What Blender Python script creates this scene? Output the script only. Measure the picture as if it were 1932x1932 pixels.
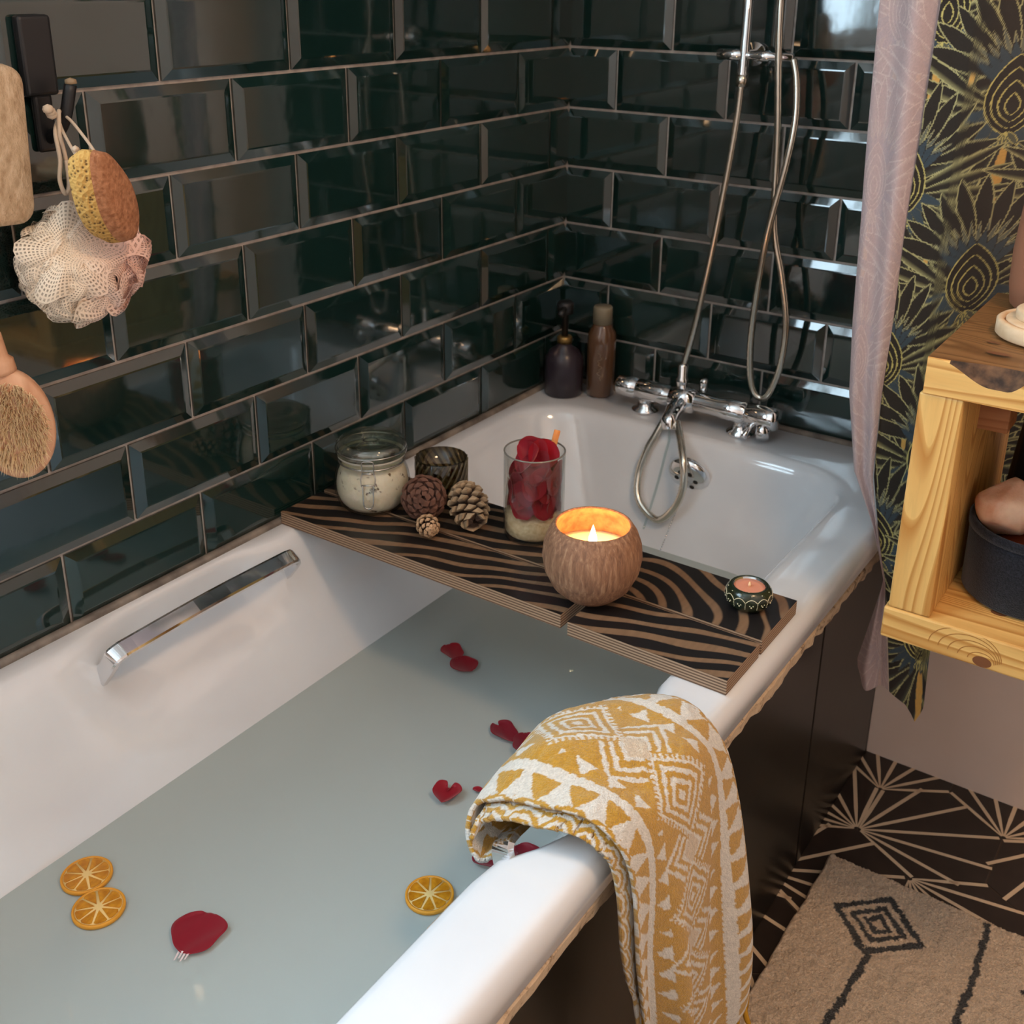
import bpy, math, random
import numpy as np
from mathutils import Vector, Matrix

for _o in list(bpy.data.objects):
    bpy.data.objects.remove(_o)
SC = bpy.context.scene
COL = SC.collection
RNG = random.Random(7)
PI = math.pi

# ------------------------------------------------------------------ camera
cam_d = bpy.data.cameras.new('camera'); cam = bpy.data.objects.new('camera', cam_d); COL.objects.link(cam)
yaw, pitch, roll = -.6016, -.3624, .0094
fw = Vector((math.sin(yaw)*math.cos(pitch), math.cos(yaw)*math.cos(pitch), math.sin(pitch)))
rt = fw.cross(Vector((0, 0, 1))).normalized(); up = rt.cross(fw)
r2 = math.cos(roll)*rt + math.sin(roll)*up; u2 = -math.sin(roll)*rt + math.cos(roll)*up
cam.matrix_world = Matrix(((r2.x, u2.x, -fw.x, 1.0651), (r2.y, u2.y, -fw.y, -1.7178), (r2.z, u2.z, -fw.z, 1.2922), (0, 0, 0, 1)))
cam_d.sensor_width = 36; cam_d.lens = 36*2121.1/1932; cam_d.shift_y = -218.5/1932; cam_d.clip_start = .02
cam_d.dof.use_dof = True; cam_d.dof.focus_distance = 1.12; cam_d.dof.aperture_fstop = 13.0
SC.camera = cam

# ------------------------------------------------------------------ sky, window daylight, exposure
W = bpy.data.worlds.new('sky'); SC.world = W; W.use_nodes = True
bg = W.node_tree.nodes['Background']; bg.inputs[0].default_value = (.70, .85, 1.0, 1); bg.inputs[1].default_value = 16.0
WIN = dict(y0=-2.55, y1=-1.22, z0=1.10, z1=2.2)
pd = bpy.data.lights.new('window_left_offscreen', 'AREA'); pd.shape = 'RECTANGLE'; pd.size = WIN['z1']-WIN['z0']; pd.size_y = WIN['y1']-WIN['y0']
pd.cycles.is_portal = True
po = bpy.data.objects.new('window_left_offscreen', pd); COL.objects.link(po)
po.location = (-.11, (WIN['y0']+WIN['y1'])/2, (WIN['z0']+WIN['z1'])/2); po.rotation_euler = (0, -PI/2, 0)
# the warm electric light of the room: at the ceiling, outside the picture on the right
ld = bpy.data.lights.new('room_lamp_right_offscreen', 'AREA'); ld.shape = 'DISK'; ld.size = .30; ld.energy = 11.5; ld.color = (1.0, .61, .32)
lo = bpy.data.objects.new('room_lamp_right_offscreen', ld); COL.objects.link(lo); lo.location = (1.50, -1.12, 2.36)
vs = SC.view_settings
vs.view_transform = 'Standard'; vs.look = 'None'; vs.gamma = 1; vs.use_curve_mapping = False; vs.exposure = 0.10
SC.cycles.max_bounces = 10; SC.cycles.transparent_max_bounces = 24; SC.cycles.sample_clamp_indirect = 4

# ------------------------------------------------------------------ helpers
def s2l(r, g, b):
    f = lambda c: ((c/255+.055)/1.055)**2.4 if c > 10.3 else c/255/12.92
    return (f(r), f(g), f(b), 1)

class Mat:
    """thin wrapper that builds node materials"""
    def __init__(self, name, rgb=(128, 128, 128), rough=.5, metal=0, spec=.5, coat=0, emit=None, emit_s=0, sss=0, sheen=0, ior=None):
        self.m = bpy.data.materials.new(name); self.m.use_nodes = True
        self.t = self.m.node_tree; self.n = self.t.nodes; self.b = self.n['Principled BSDF']; self.out = self.n['Material Output']
        b = self.b.inputs
        b['Base Color'].default_value = s2l(*rgb); b['Roughness'].default_value = rough; b['Metallic'].default_value = metal
        b['Specular IOR Level'].default_value = spec; b['Coat Weight'].default_value = coat; b['Coat Roughness'].default_value = .03
        if emit: b['Emission Color'].default_value = s2l(*emit); b['Emission Strength'].default_value = emit_s
        if sss:
            b['Subsurface Weight'].default_value = sss; b['Subsurface Scale'].default_value = .01
        if sheen: b['Sheen Weight'].default_value = sheen
        if ior: b['IOR'].default_value = ior
    def node(self, ty, **kw):
        n = self.n.new(ty)
        for k, v in kw.items():
            if k in n.inputs: n.inputs[k].default_value = v
            else: setattr(n, k, v)
        return n
    def link(self, a, b): self.t.links.new(a, b)
    def coords(self, kind='Object', scale=(1, 1, 1), rot=(0, 0, 0)):
        tc = self.node('ShaderNodeTexCoord'); mp = self.node('ShaderNodeMapping')
        mp.inputs['Scale'].default_value = scale; mp.inputs['Rotation'].default_value = rot
        self.link(tc.outputs[kind], mp.inputs[0]); return mp.outputs[0]
    def noise(self, vec, scale, detail=4, rough=.5, dist=0):
        n = self.node('ShaderNodeTexNoise'); n.inputs['Scale'].default_value = scale; n.inputs['Detail'].default_value = detail
        n.inputs['Roughness'].default_value = rough; n.inputs['Distortion'].default_value = dist
        if vec is not None: self.link(vec, n.inputs['Vector'])
        return n.outputs['Fac']
    def ramp(self, fac, stops):
        r = self.node('ShaderNodeValToRGB'); e = r.color_ramp.elements
        while len(e) > 1: e.remove(e[0])
        e[0].position = stops[0][0]; e[0].color = s2l(*stops[0][1])
        for p, c in stops[1:]:
            x = e.new(p); x.color = s2l(*c)
        self.link(fac, r.inputs[0]); return r.outputs[0]
    def color(self, sock): self.link(sock, self.b.inputs['Base Color']); return self
    def bump(self, fac, strength=.3, dist=.002):
        b = self.node('ShaderNodeBump'); b.inputs['Strength'].default_value = strength; b.inputs['Distance'].default_value = dist
        self.link(fac, b.inputs['Height'])
        self.link(b.outputs[0], self.b.inputs['Normal']); return self
    def attr(self, name='Col'):
        a = self.node('ShaderNodeAttribute'); a.attribute_name = name; return a.outputs['Color']
    def mix(self, a, b, fac):
        m = self.node('ShaderNodeMix', data_type='RGBA'); 
        for s, v in ((6, a), (7, b)):
            if isinstance(v, tuple): m.inputs[s].default_value = s2l(*v)
            else: self.link(v, m.inputs[s])
        if isinstance(fac, float): m.inputs[0].default_value = fac
        else: self.link(fac, m.inputs[0])
        return m.outputs[2]

def thin_glass(name, tint=(250, 252, 250), gloss=1.0, tr_rough=.02, ior=1.45):
    M = Mat(name); n = M.n; n.remove(M.b)
    tr = M.node('ShaderNodeBsdfTransparent'); tr.inputs[0].default_value = s2l(*tint)
    gl = M.node('ShaderNodeBsdfGlossy'); gl.inputs['Roughness'].default_value = tr_rough
    lw = M.node('ShaderNodeLayerWeight'); lw.inputs[0].default_value = .5
    pw = M.node('ShaderNodeMath', operation='POWER'); pw.inputs[1].default_value = 4.0; M.link(lw.outputs['Facing'], pw.inputs[0])
    mu = M.node('ShaderNodeMath', operation='MULTIPLY_ADD'); mu.inputs[1].default_value = min(.9, .45*gloss); mu.inputs[2].default_value = .035*gloss; M.link(pw.outputs[0], mu.inputs[0])
    mx = M.node('ShaderNodeMixShader'); M.link(mu.outputs[0], mx.inputs[0]); M.link(tr.outputs[0], mx.inputs[1]); M.link(gl.outputs[0], mx.inputs[2])
    M.link(mx.outputs[0], M.out.inputs[0]); M.tr = tr; return M

def new(name, verts, faces, mat=None, parent=None, smooth=True, mi=None, colors=None, uvs=None, loc=None, rot=None):
    me = bpy.data.meshes.new(name); me.from_pydata([tuple(v) for v in verts], [], [tuple(f) for f in faces]); me.update()
    mats = mat if isinstance(mat, (list, tuple)) else [mat]
    for m in mats:
        if m is not None: me.materials.append(m.m if isinstance(m, Mat) else m)
    if mi is not None: me.polygons.foreach_set('material_index', list(mi))
    me.polygons.foreach_set('use_smooth', [smooth]*len(me.polygons))
    if colors is not None:
        ca = me.color_attributes.new('Col', 'FLOAT_COLOR', 'POINT'); c4 = np.ones((len(verts), 4), np.float32); c4[:, :3] = colors
        ca.data.foreach_set('color', c4.ravel())
    if uvs is not None:
        ul = me.uv_layers.new(name='UVMap'); li = np.zeros(len(me.loops), np.int32); me.loops.foreach_get('vertex_index', li)
        ul.data.foreach_set('uv', np.asarray(uvs, np.float32)[li].ravel())
    o = bpy.data.objects.new(name, me); COL.objects.link(o)
    if parent is not None: o.parent = parent
    if loc is not None: o.location = loc
    if rot is not None: o.rotation_euler = rot
    return o
def tag(o, label=None, cat=None, group=None, kind=None):
    for k, v in (('label', label), ('category', cat), ('group', group), ('kind', kind)):
        if v: o[k] = v
    return o
def thing(name, label, cat, loc=(0, 0, 0), rot=(0, 0, 0), group=None):
    o = bpy.data.objects.new(name, None); COL.objects.link(o); o.location = loc; o.rotation_euler = rot; o.empty_display_size = .05
    return tag(o, label, cat, group)
def share(src, name, parent, loc, rot=(0, 0, 0), scale=(1, 1, 1)):
    o = bpy.data.objects.new(name, src.data if hasattr(src, 'data') else src); COL.objects.link(o); o.parent = parent
    o.location = loc; o.rotation_euler = rot; o.scale = scale; return o
def bevel(o, w=.003, seg=2, ang=35):
    m = o.modifiers.new('bevel', 'BEVEL'); m.width = w; m.segments = seg; m.limit_method = 'ANGLE'; m.angle_limit = math.radians(ang); return o
def subd(o, l=1):
    m = o.modifiers.new('subd', 'SUBSURF'); m.levels = l; m.render_levels = l; return o
def solid(o, t, off=-1):
    m = o.modifiers.new('solid', 'SOLIDIFY'); m.thickness = t; m.offset = off; return o
class G:
    """geometry collector"""
    def __init__(s): s.v = []; s.f = []; s.i = []
    def add(s, v, f, i=0):
        b = len(s.v); s.v += [tuple(p) for p in v]; s.f += [tuple(b+k for k in q) for q in f]; s.i += [i]*len(f); return s
    def box(s, x0, x1, y0, y1, z0, z1, i=0):
        v = [(x, y, z) for x in (x0, x1) for y in (y0, y1) for z in (z0, z1)]
        return s.add(v, [(0, 1, 3, 2), (4, 6, 7, 5), (0, 4, 5, 1), (2, 3, 7, 6), (0, 2, 6, 4), (1, 5, 7, 3)], i)
    def lathe(s, prof, n=32, c=(0, 0, 0), i=0, axis='z', closed=False, caps=True):
        """prof: (radius, height) list; axis direction"""
        v = []; f = []; m = len(prof)
        for k in range(n):
            a = 2*PI*k/n
            for r, h in prof:
                p = (r*math.cos(a), r*math.sin(a), h)
                if axis == 'x': p = (h, r*math.cos(a), r*math.sin(a))
                if axis == 'y': p = (r*math.sin(a), h, r*math.cos(a))
                v.append((p[0]+c[0], p[1]+c[1], p[2]+c[2]))
        for k in range(n):
            k2 = (k+1) % n
            for j in range(m-1): f.append((k*m+j, k2*m+j, k2*m+j+1, k*m+j+1))
            if closed: f.append((k*m+m-1, k2*m+m-1, k2*m, k*m))
        if not closed and caps:
            if prof[0][0] > 1e-6: f.append(tuple(k*m for k in range(n))[::-1])
            if prof[-1][0] > 1e-6: f.append(tuple(k*m+m-1 for k in range(n)))
        return s.add(v, f, i)
    def tube(s, pts, r, n=10, i=0, caps=True, loop=False):
        P = [Vector(p) for p in pts]; m = len(P); R = r if isinstance(r, (list, tuple)) else [r]*m
        v = []; f = []; nrm = None
        for k in range(m):
            a = P[(k-1) % m] if (loop or k > 0) else P[k]; b = P[(k+1) % m] if (loop or k < m-1) else P[k]
            t = (b-a).normalized()
            if nrm is None:
                nrm = t.orthogonal().normalized()
            nrm = (nrm-t*nrm.dot(t)).normalized(); bn = t.cross(nrm)
            for j in range(n):
                q = 2*PI*j/n; v.append(P[k]+R[k]*(math.cos(q)*nrm+math.sin(q)*bn))
        for k in range(m if loop else m-1):
            k2 = (k+1) % m
            for j in range(n):
                j2 = (j+1) % n; f.append((k*n+j, k*n+j2, k2*n+j2, k2*n+j))
        if caps and not loop: f += [tuple(range(n))[::-1], tuple((m-1)*n+j for j in range(n))]
        return s.add(v, f, i)
    def obj(s, name, mat, parent=None, smooth=True, **k): return new(name, s.v, s.f, mat, parent, smooth, mi=s.i if isinstance(mat, (list, tuple)) else None, **k)
def catmull(pts, n=8, loop=False):
    P = [Vector(p) for p in pts]; out = []; m = len(P)
    for k in range(m if loop else m-1):
        p0 = P[(k-1) % m] if (loop or k > 0) else P[k]*2-P[k+1]
        p1 = P[k]; p2 = P[(k+1) % m]; p3 = P[(k+2) % m] if (loop or k < m-2) else p2*2-p1
        for j in range(n):
            t = j/n
            out.append(.5*((2*p1)+(p2-p0)*t+(2*p0-5*p1+4*p2-p3)*t*t+(3*p1-p0-3*p2+p3)*t**3))
    if not loop: out.append(P[-1].copy())
    return out
def grid_faces(nu, nv, wrap=False):
    return [(i*nv+j, ((i+1) % nu)*nv+j, ((i+1) % nu)*nv+j+1, i*nv+j+1) for i in range(nu if wrap else nu-1) for j in range(nv-1)]
def lerp(a, b, t): return a+(b-a)*t
def interp(x, xs, ys): return float(np.interp(x, xs, ys))
def sm(a, b, x):
    t = np.clip((np.asarray(x, float)-a)/(b-a), 0, 1); return t*t*(3-2*t)
def lin(rgb): return np.array(s2l(*rgb)[:3], np.float32)
def vnoise(x, y, seed=0):
    """value noise on arrays"""
    xi = np.floor(x).astype(np.int64); yi = np.floor(y).astype(np.int64); xf = x-xi; yf = y-yi
    def h(a, b):
        n = (a*374761393+b*668265263+seed*982451653) & 0x7fffffff; n = ((n ^ (n >> 13))*1274126177) & 0x7fffffff
        return ((n ^ (n >> 16)) & 0xffff)/65535.
    xf = xf*xf*(3-2*xf); yf = yf*yf*(3-2*yf)
    return (h(xi, yi)*(1-xf)+h(xi+1, yi)*xf)*(1-yf)+(h(xi, yi+1)*(1-xf)+h(xi+1, yi+1)*xf)*yf

# ------------------------------------------------------------------ materials
M_tile = Mat('green_glaze', (22, 50, 45), .06, spec=.7, coat=.8)
oi = M_tile.node('ShaderNodeObjectInfo')
M_tile.color(M_tile.mix((15, 35, 33), (21, 43, 40), oi.outputs['Random']))
M_tile.bump(M_tile.noise(M_tile.coords('Object'), 22, 2), .10, .003)
M_grout = Mat('grout', (132, 124, 116), .9, spec=.2)
v = M_grout.coords(); M_grout.color(M_grout.ramp(M_grout.noise(v, 60, 5), [(.3, (160, 150, 142)), (.7, (192, 182, 174))])); M_grout.bump(M_grout.noise(v, 260, 4), .5, .0012)
M_paint = Mat('pink_cream_paint', (206, 176, 156), .75, spec=.3)
v = M_paint.coords(); M_paint.color(M_paint.ramp(M_paint.noise(v, 5, 4), [(.3, (226, 204, 190)), (.7, (234, 214, 202))])); M_paint.bump(M_paint.noise(v, 120, 3), .12, .001)
M_white = Mat('white_paint', (232, 230, 226), .6)
M_pvc = Mat('white_pvc', (238, 238, 236), .3)
M_enamel = Mat('white_enamel', (226, 226, 226), .10, spec=.6, coat=.6)
v = M_enamel.coords(); M_enamel.color(M_enamel.ramp(M_enamel.noise(v, 9, 5), [(.3, (221, 223, 227)), (.75, (228, 230, 233))]))
M_chrome = Mat('chrome', (225, 226, 228), .06, 1)
M_hose = Mat('chrome_hose', (212, 205, 192), .22, 1)
v = M_hose.node('ShaderNodeTexCoord')
M_dark = Mat('black_hole', (6, 6, 6), .6)
M_panel = Mat('black_panel', (16, 15, 13), .30, spec=.4)
v = M_panel.coords(); M_panel.color(M_panel.ramp(M_panel.noise(v, 14, 6), [(.35, (11, 10, 9)), (.7, (20, 18, 16))])); M_panel.bump(M_panel.noise(v, 40, 3), .1, .001)
M_seal = Mat('cracked_sealant', (205, 180, 150), .7)
v = M_seal.coords(); M_seal.color(M_seal.ramp(M_seal.noise(v, 60, 6, .7), [(.34, (96, 72, 50)), (.46, (196, 170, 140)), (.8, (216, 194, 166))])); M_seal.bump(M_seal.noise(v, 120, 5), .7, .002)
M_black = Mat('matt_black', (22, 22, 24), .45)

# ================================================================== SETTING
TX, TZ0, TP, TQ, GR = 0.0, 1.17, .203, .1016, .0042   # tile plane, first course line, pitches, grout
H_ROOM, X_R, Y_N = 2.4, 2.0, -2.7
g = G()                                               # left wall slab with the window opening
for a in ((0.1, WIN['y1'], 0, H_ROOM), (WIN['y0'], Y_N, 0, H_ROOM), (WIN['y1'], WIN['y0'], 0, WIN['z0']), (WIN['y1'], WIN['y0'], WIN['z1'], H_ROOM)):
    g.box(-.16, -.0045, min(a[0], a[1]), max(a[0], a[1]), a[2], a[3])
wall_left = tag(g.obj('wall_left', M_grout, None, False), kind='structure')
g = G(); g.box(-.16, .657, .0045, .12, 0, H_ROOM, 0); g.box(.657, .695, .0045, .12, .5, H_ROOM, 0); g.box(.657, .695, 0, .12, 0, .5, 1); g.box(.695, X_R, 0, .12, 0, H_ROOM, 1)
wall_back = tag(g.obj('wall_back', [M_grout, M_paint], None, False), kind='structure')
g = G(); g.box(X_R, X_R+.1, Y_N-.1, .12, 0, H_ROOM); tag(g.obj('wall_right', M_paint, None, False), kind='structure')
g = G(); g.box(-.16, X_R, Y_N-.1, Y_N, 0, H_ROOM); tag(g.obj('wall_front', M_paint, None, False), kind='structure')
g = G(); g.box(-.16, X_R+.1, Y_N-.1, .12, H_ROOM, H_ROOM+.1); tag(g.obj('ceiling', M_white, None, False), kind='structure')

def tile_mesh(w, h, cut0=False, cut1=False):
    """bevelled metro tile, local u (0..w), v (0..h), out = +n; built in the (n,u,v) frame"""
    b = .0135; v = []
    for ins, hh in ((0, -.004), (0, -.0012), (b-.002, .0032), (b, .0036), (b+.003, .0036)):
        l = 0 if cut0 else ins; r = w if cut1 else w-ins
        v += [(hh if True else 0, p, q) for p, q in ((l, ins), (r, ins), (r, h-ins), (l, h-ins))]
    f = []
    for k in range(4):
        f += [(4*k+j, 4*k+(j+1) % 4, 4*k+4+(j+1) % 4, 4*k+4+j) for j in range(4)]
    f.append((16, 17, 18, 19))
    me = bpy.data.meshes.new('tile'); me.from_pydata(v, [], f); me.materials.append(M_tile.m); me.update(); return me
_tc = {}
def tile(parent, u0, u1, z0, z1, wall, cut0=False, cut1=False):
    w, h = round(u1-u0, 4), round(z1-z0, 4)
    if w < .012 or h < .012: return
    k = (w, h, cut0, cut1)
    if k not in _tc: _tc[k] = tile_mesh(*k)
    o = bpy.data.objects.new('tile', _tc[k]); COL.objects.link(o); o.parent = parent
    e = lambda: RNG.gauss(0, .0022)
    if wall == 'L':   # u = distance from the corner towards -y ; flip so normals face +x
        o.matrix_local = Matrix.Translation((0, -u0, z0)) @ Matrix(((1, 0, 0, 0), (0, -1, 0, 0), (0, 0, 1, 0), (0, 0, 0, 1))) @ Matrix.Rotation(e(), 4, 'Y') @ Matrix.Rotation(e(), 4, 'Z')
    else:             # back wall: n -> -y , u -> +x
        o.matrix_local = Matrix.Translation((u0, 0, z0)) @ Matrix(((0, 1, 0, 0), (-1, 0, 0, 0), (0, 0, 1, 0), (0, 0, 0, 1))) @ Matrix.Rotation(e(), 4, 'Y') @ Matrix.Rotation(e(), 4, 'Z')
hg = GR/2
for row in range(-8, 7):                                # row k lies between line k-1 (top) and line k
    z1 = TZ0-TQ*(row-1)-hg; z0 = TZ0-TQ*row+hg
    if row == 6: z0 = .5685
    off = .1562 if row % 2 else .0558
    edges = [0.0]+[off+TP*j for j in range(11)]
    for a, b in zip(edges[:-1], edges[1:]):
        u0, u1 = a+(hg if a > 0 else .002), b-hg
        if u0 > 2.05: continue
        zz0, zz1 = z0, z1
        wz0, wz1, wu0, wu1 = WIN['z0']-.01, WIN['z1']+.01, -WIN['y1']-.01, -WIN['y0']+.01
        if zz1 > wz0 and zz0 < wz1 and u1 > wu0 and u0 < wu1:
            if u0 < wu0: u1 = wu0
            elif u1 > wu1: u0 = wu1
            elif zz0 < wz0: zz1 = wz0
            elif zz1 > wz1: zz0 = wz1
            else: continue
        tile(wall_left, u0, u1, zz0, zz1, 'L', cut0=(a == 0))
    off = .0935 if row % 2 else .1948
    edges = [0.0]+[off+TP*j for j in range(4)]
    for a, b in zip(edges[:-1], edges[1:]):
        u0, u1 = a+(hg if a > 0 else .002), min(b-hg, .692)
        if u0 > .69: continue
        tile(wall_back, u0, u1, z0, z1, 'B', cut0=(a == 0), cut1=(b-hg > .692))

# window in the left wall above the near end of the bath
win = tag(thing('window_1', None, None), kind='structure')
g = G(); y0, y1, z0, z1 = WIN['y0'], WIN['y1'], WIN['z0'], WIN['z1']
for b in ((y0, y1, z0, z0+.05), (y0, y1, z1-.05, z1), (y0, y0+.05, z0+.05, z1-.05), (y1-.05, y1, z0+.05, z1-.05), ((y0+y1)/2-.03, (y0+y1)/2+.03, z0+.05, z1-.05)):
    g.box(-.15, -.09, *b)
bevel(g.obj('window_frame', M_pvc, win, False), .004)
M_pane = thin_glass('window_glass', (245, 250, 250))
for a, b in ((y0+.05, (y0+y1)/2-.03), ((y0+y1)/2+.03, y1-.05)):
    g = G(); g.box(-.123, -.119, a, b, z0+.05, z1-.05); g.obj('pane', M_pane, win, False)
g = G(); g.box(-.10, .03, y0-.02, y1+.02, z0-.02, z0-.0005); bevel(g.obj('window_sill', M_pvc, win, False), .004)

# floor of hexagonal tiles with a fan of lines from one corner
M_hex = Mat('hex_tile_dark', (40, 31, 26), .42); v = M_hex.coords(); M_hex.color(M_hex.ramp(M_hex.noise(v, 30, 5), [(.3, (35, 27, 22)), (.7, (47, 37, 31))]))
M_hexl = Mat('hex_tile_line', (214, 190, 160), .5)
M_fgrout = Mat('floor_grout', (78, 66, 56), .9)
g = G(); g.box(-.16, X_R, Y_N, .12, -.1, -.0012); floor = tag(g.obj('floor', M_fgrout, None, False), kind='structure')
HS = .1145
def hex_mesh():
    R = HS-.0016; g = G()
    ring = [(R*math.cos(k*PI/3), R*math.sin(k*PI/3)) for k in range(6)]
    g.add([(x, y, -.008) for x, y in ring]+[(x, y, 0) for x, y in ring], [(k, (k+1) % 6, 6+(k+1) % 6, 6+k) for k in range(6)]+[tuple(range(6, 12))], 0)
    cx, cy = R, 0.0                                       # the fan starts at the corner on +x
    z = .00025
    for k, a in enumerate((-58, -40, -20, 0, 20, 40, 58)):
        t = math.radians(180+a); d = (math.cos(t), math.sin(t)); n = (-d[1], d[0])
        L = {0: 1.96, 20: 1.78, 40: 1.48, 58: 1.02}[abs(a)]*R
        w = .0032; s = .012
        g.add([(cx+d[0]*s-n[0]*.0003, cy+d[1]*s-n[1]*.0003, z), (cx+d[0]*L-n[0]*w, cy+d[1]*L-n[1]*w, z), (cx+d[0]*L+n[0]*w, cy+d[1]*L+n[1]*w, z), (cx+d[0]*s+n[0]*.0003, cy+d[1]*s+n[1]*.0003, z)] if False else
              [(cx+d[0]*.004-n[0]*.0012, cy+d[1]*.004-n[1]*.0012, z), (cx+d[0]*.05-n[0]*w, cy+d[1]*.05-n[1]*w, z), (cx+d[0]*L-n[0]*w, cy+d[1]*L-n[1]*w, z),
               (cx+d[0]*L+n[0]*w, cy+d[1]*L+n[1]*w, z), (cx+d[0]*.05+n[0]*w, cy+d[1]*.05+n[1]*w, z), (cx+d[0]*.004+n[0]*.0012, cy+d[1]*.004+n[1]*.0012, z)], [(0, 1, 2, 3, 4, 5)], 1)
    me = bpy.data.meshes.new('tile'); me.from_pydata(g.v, [], g.f); me.materials.append(M_hex.m); me.materials.append(M_hexl.m)
    me.polygons.foreach_set('material_index', g.i); me.update(); return me
hexm = hex_mesh()
HC = (.808, -.145); rr = random.Random(3)
fan = {(0, 0): 210, (0, 1): 270, (1, 1): 270, (-1, 0): 330, (0, -1): 150, (1, 0): 90, (-1, -1): 210, (1, -1): 90}
for j in range(-16, 2):
    for i in range(-3, 8):
        x = HC[0]+(i+(.5 if j % 2 else 0)-(1 if j % 2 and False else 0))*HS*math.sqrt(3)
        if j == 1: x = HC[0]+(i-.5)*HS*math.sqrt(3)
        y = HC[1]+j*HS*1.5
        if x < .60 or x > X_R+.1 or y < Y_N-.05: continue
        a = fan.get((i, j), rr.choice((30, 90, 150, 210, 270, 330)))
        share(hexm, 'tile', floor, (x, y, 0), (0, 0, math.radians(a)))

# ================================================================== BATH
RIM = .568; WATER = .388
bath = thing('bathtub', 'white enamel bathtub filled with cloudy water against green tiles', 'bathtub', (0, 0, 0))
def rring(xl, xr, yf, yn, r, z, n=10, ns=40):
    """rounded rectangle, dense along the long sides, starting far-left going along the left side"""
    pts = []
    def arc(cx, cy, a0, a1):
        for k in range(n+1):
            a = math.radians(a0+(a1-a0)*k/n); pts.append([cx+r*math.cos(a), cy+r*math.sin(a), z])
    def seg(p, q, m):
        for k in range(1, m): pts.append([lerp(p[0], q[0], k/m), lerp(p[1], q[1], k/m), z])
    arc(xl+r, yf-r, 90, 180); seg((xl, yf-r), (xl, yn+r), ns)
    arc(xl+r, yn+r, 180, 270); seg((xl+r, yn), (xr-r, yn), 10)
    arc(xr-r, yn+r, 270, 360); seg((xr, yn+r), (xr, yf-r), ns)
    arc(xr-r, yf-r, 0, 90); seg((xr-r, yf), (xl+r, yf), 10)
    return pts
def scal(y, a=-1.060, b=-.812, t=.040): return float(sm(a-t, a+t, y)*(1-sm(b-t, b+t, y)))
XO = .694
spec = [  # xl xr yf yn r z  scallop-left scallop-right
    (.008, XO-.006, -.004, -1.70, .012, .520, 0, 0), (.001, XO, -.001, -1.705, .014, .526, 0, 0), (.001, XO, -.001, -1.705, .014, .552, 0, 0),
    (.001, XO-.004, -.001, -1.702, .014, .563, 0, 0), (.002, XO-.012, -.002, -1.695, .014, RIM-.0008, 0, 0), (.003, XO-.018, -.003, -1.69, .016, RIM, 0, 0), (.020, .634, -.108, -1.615, .10, RIM, .014, .034),
    (.030, .624, -.118, -1.605, .10, RIM, .016, .036), (.036, .617, -.124, -1.598, .098, RIM-.003, .018, .037), (.043, .611, -.130, -1.59, .095, RIM-.011, .024, .037),
    (.050, .606, -.136, -1.58, .093, RIM-.026, .030, .035), (.066, .594, -.149, -1.55, .092, .497, .034, .030), (.075, .586, -.157, -1.53, .092, .478, .020, .022), (.090, .573, -.172, -1.50, .092, .445, .002, .004),
    (.121, .546, -.203, -1.44, .095, .388, 0, 0), (.150, .518, -.235, -1.38, .10, .30, 0, 0), (.175, .495, -.262, -1.32, .10, .21, 0, 0), (.19, .48, -.28, -1.28, .09, .168, 0, 0),
    (.215, .455, -.305, -1.25, .07, .152, 0, 0), (.25, .42, -.34, -1.2, .05, .150, 0, 0)]
V = []; nr = None
for xl, xr, yf, yn, r, z, sl, sr in spec:
    R_ = rring(xl, xr, yf, yn, r, z)
    for p in R_:
        w = scal(p[1])
        if p[0] < .3: p[0] -= sl*w
        else: p[0] += sr*w
        if z > .56 and 0 < sr and RIM == z and w > 0: p[2] -= 0.0
    nr = len(R_); V += R_
F_ = []
for k in range(len(spec)-1):
    for j in range(nr): F_.append((k*nr+j, k*nr+(j+1) % nr, (k+1)*nr+(j+1) % nr, (k+1)*nr+j))
F_.append(tuple((len(spec)-1)*nr+j for j in range(nr)))
F_ = [f[::-1] for f in F_]
tub = new('tub', V, F_, M_enamel, bath)
for k in range(13):                                      # anti-slip ridges moulded into the bottom
    y = -.36-.032*k
    g = G(); g.tube([(.225, y, .150), (.25, y, .152), (.42, y, .152), (.445, y, .150)], .004, 6); g.obj('ridge', M_enamel, bath)
# silicone bead along the tiles
M_sil = Mat('silicone', (120, 108, 98), .55)
v = M_sil.coords(); M_sil.color(M_sil.ramp(M_sil.noise(v, 30, 5), [(.35, (84, 74, 66)), (.65, (136, 124, 112))]))
g = G(); g.tube([(.004, -1.7, RIM+.001), (.004, -.02, RIM+.001), (.006, -.006, RIM+.001), (.02, -.004, RIM+.001), (.69, -.004, RIM+.001)], .0065, 8); tag(g.obj('trim_1', M_sil), kind='structure')
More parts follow.
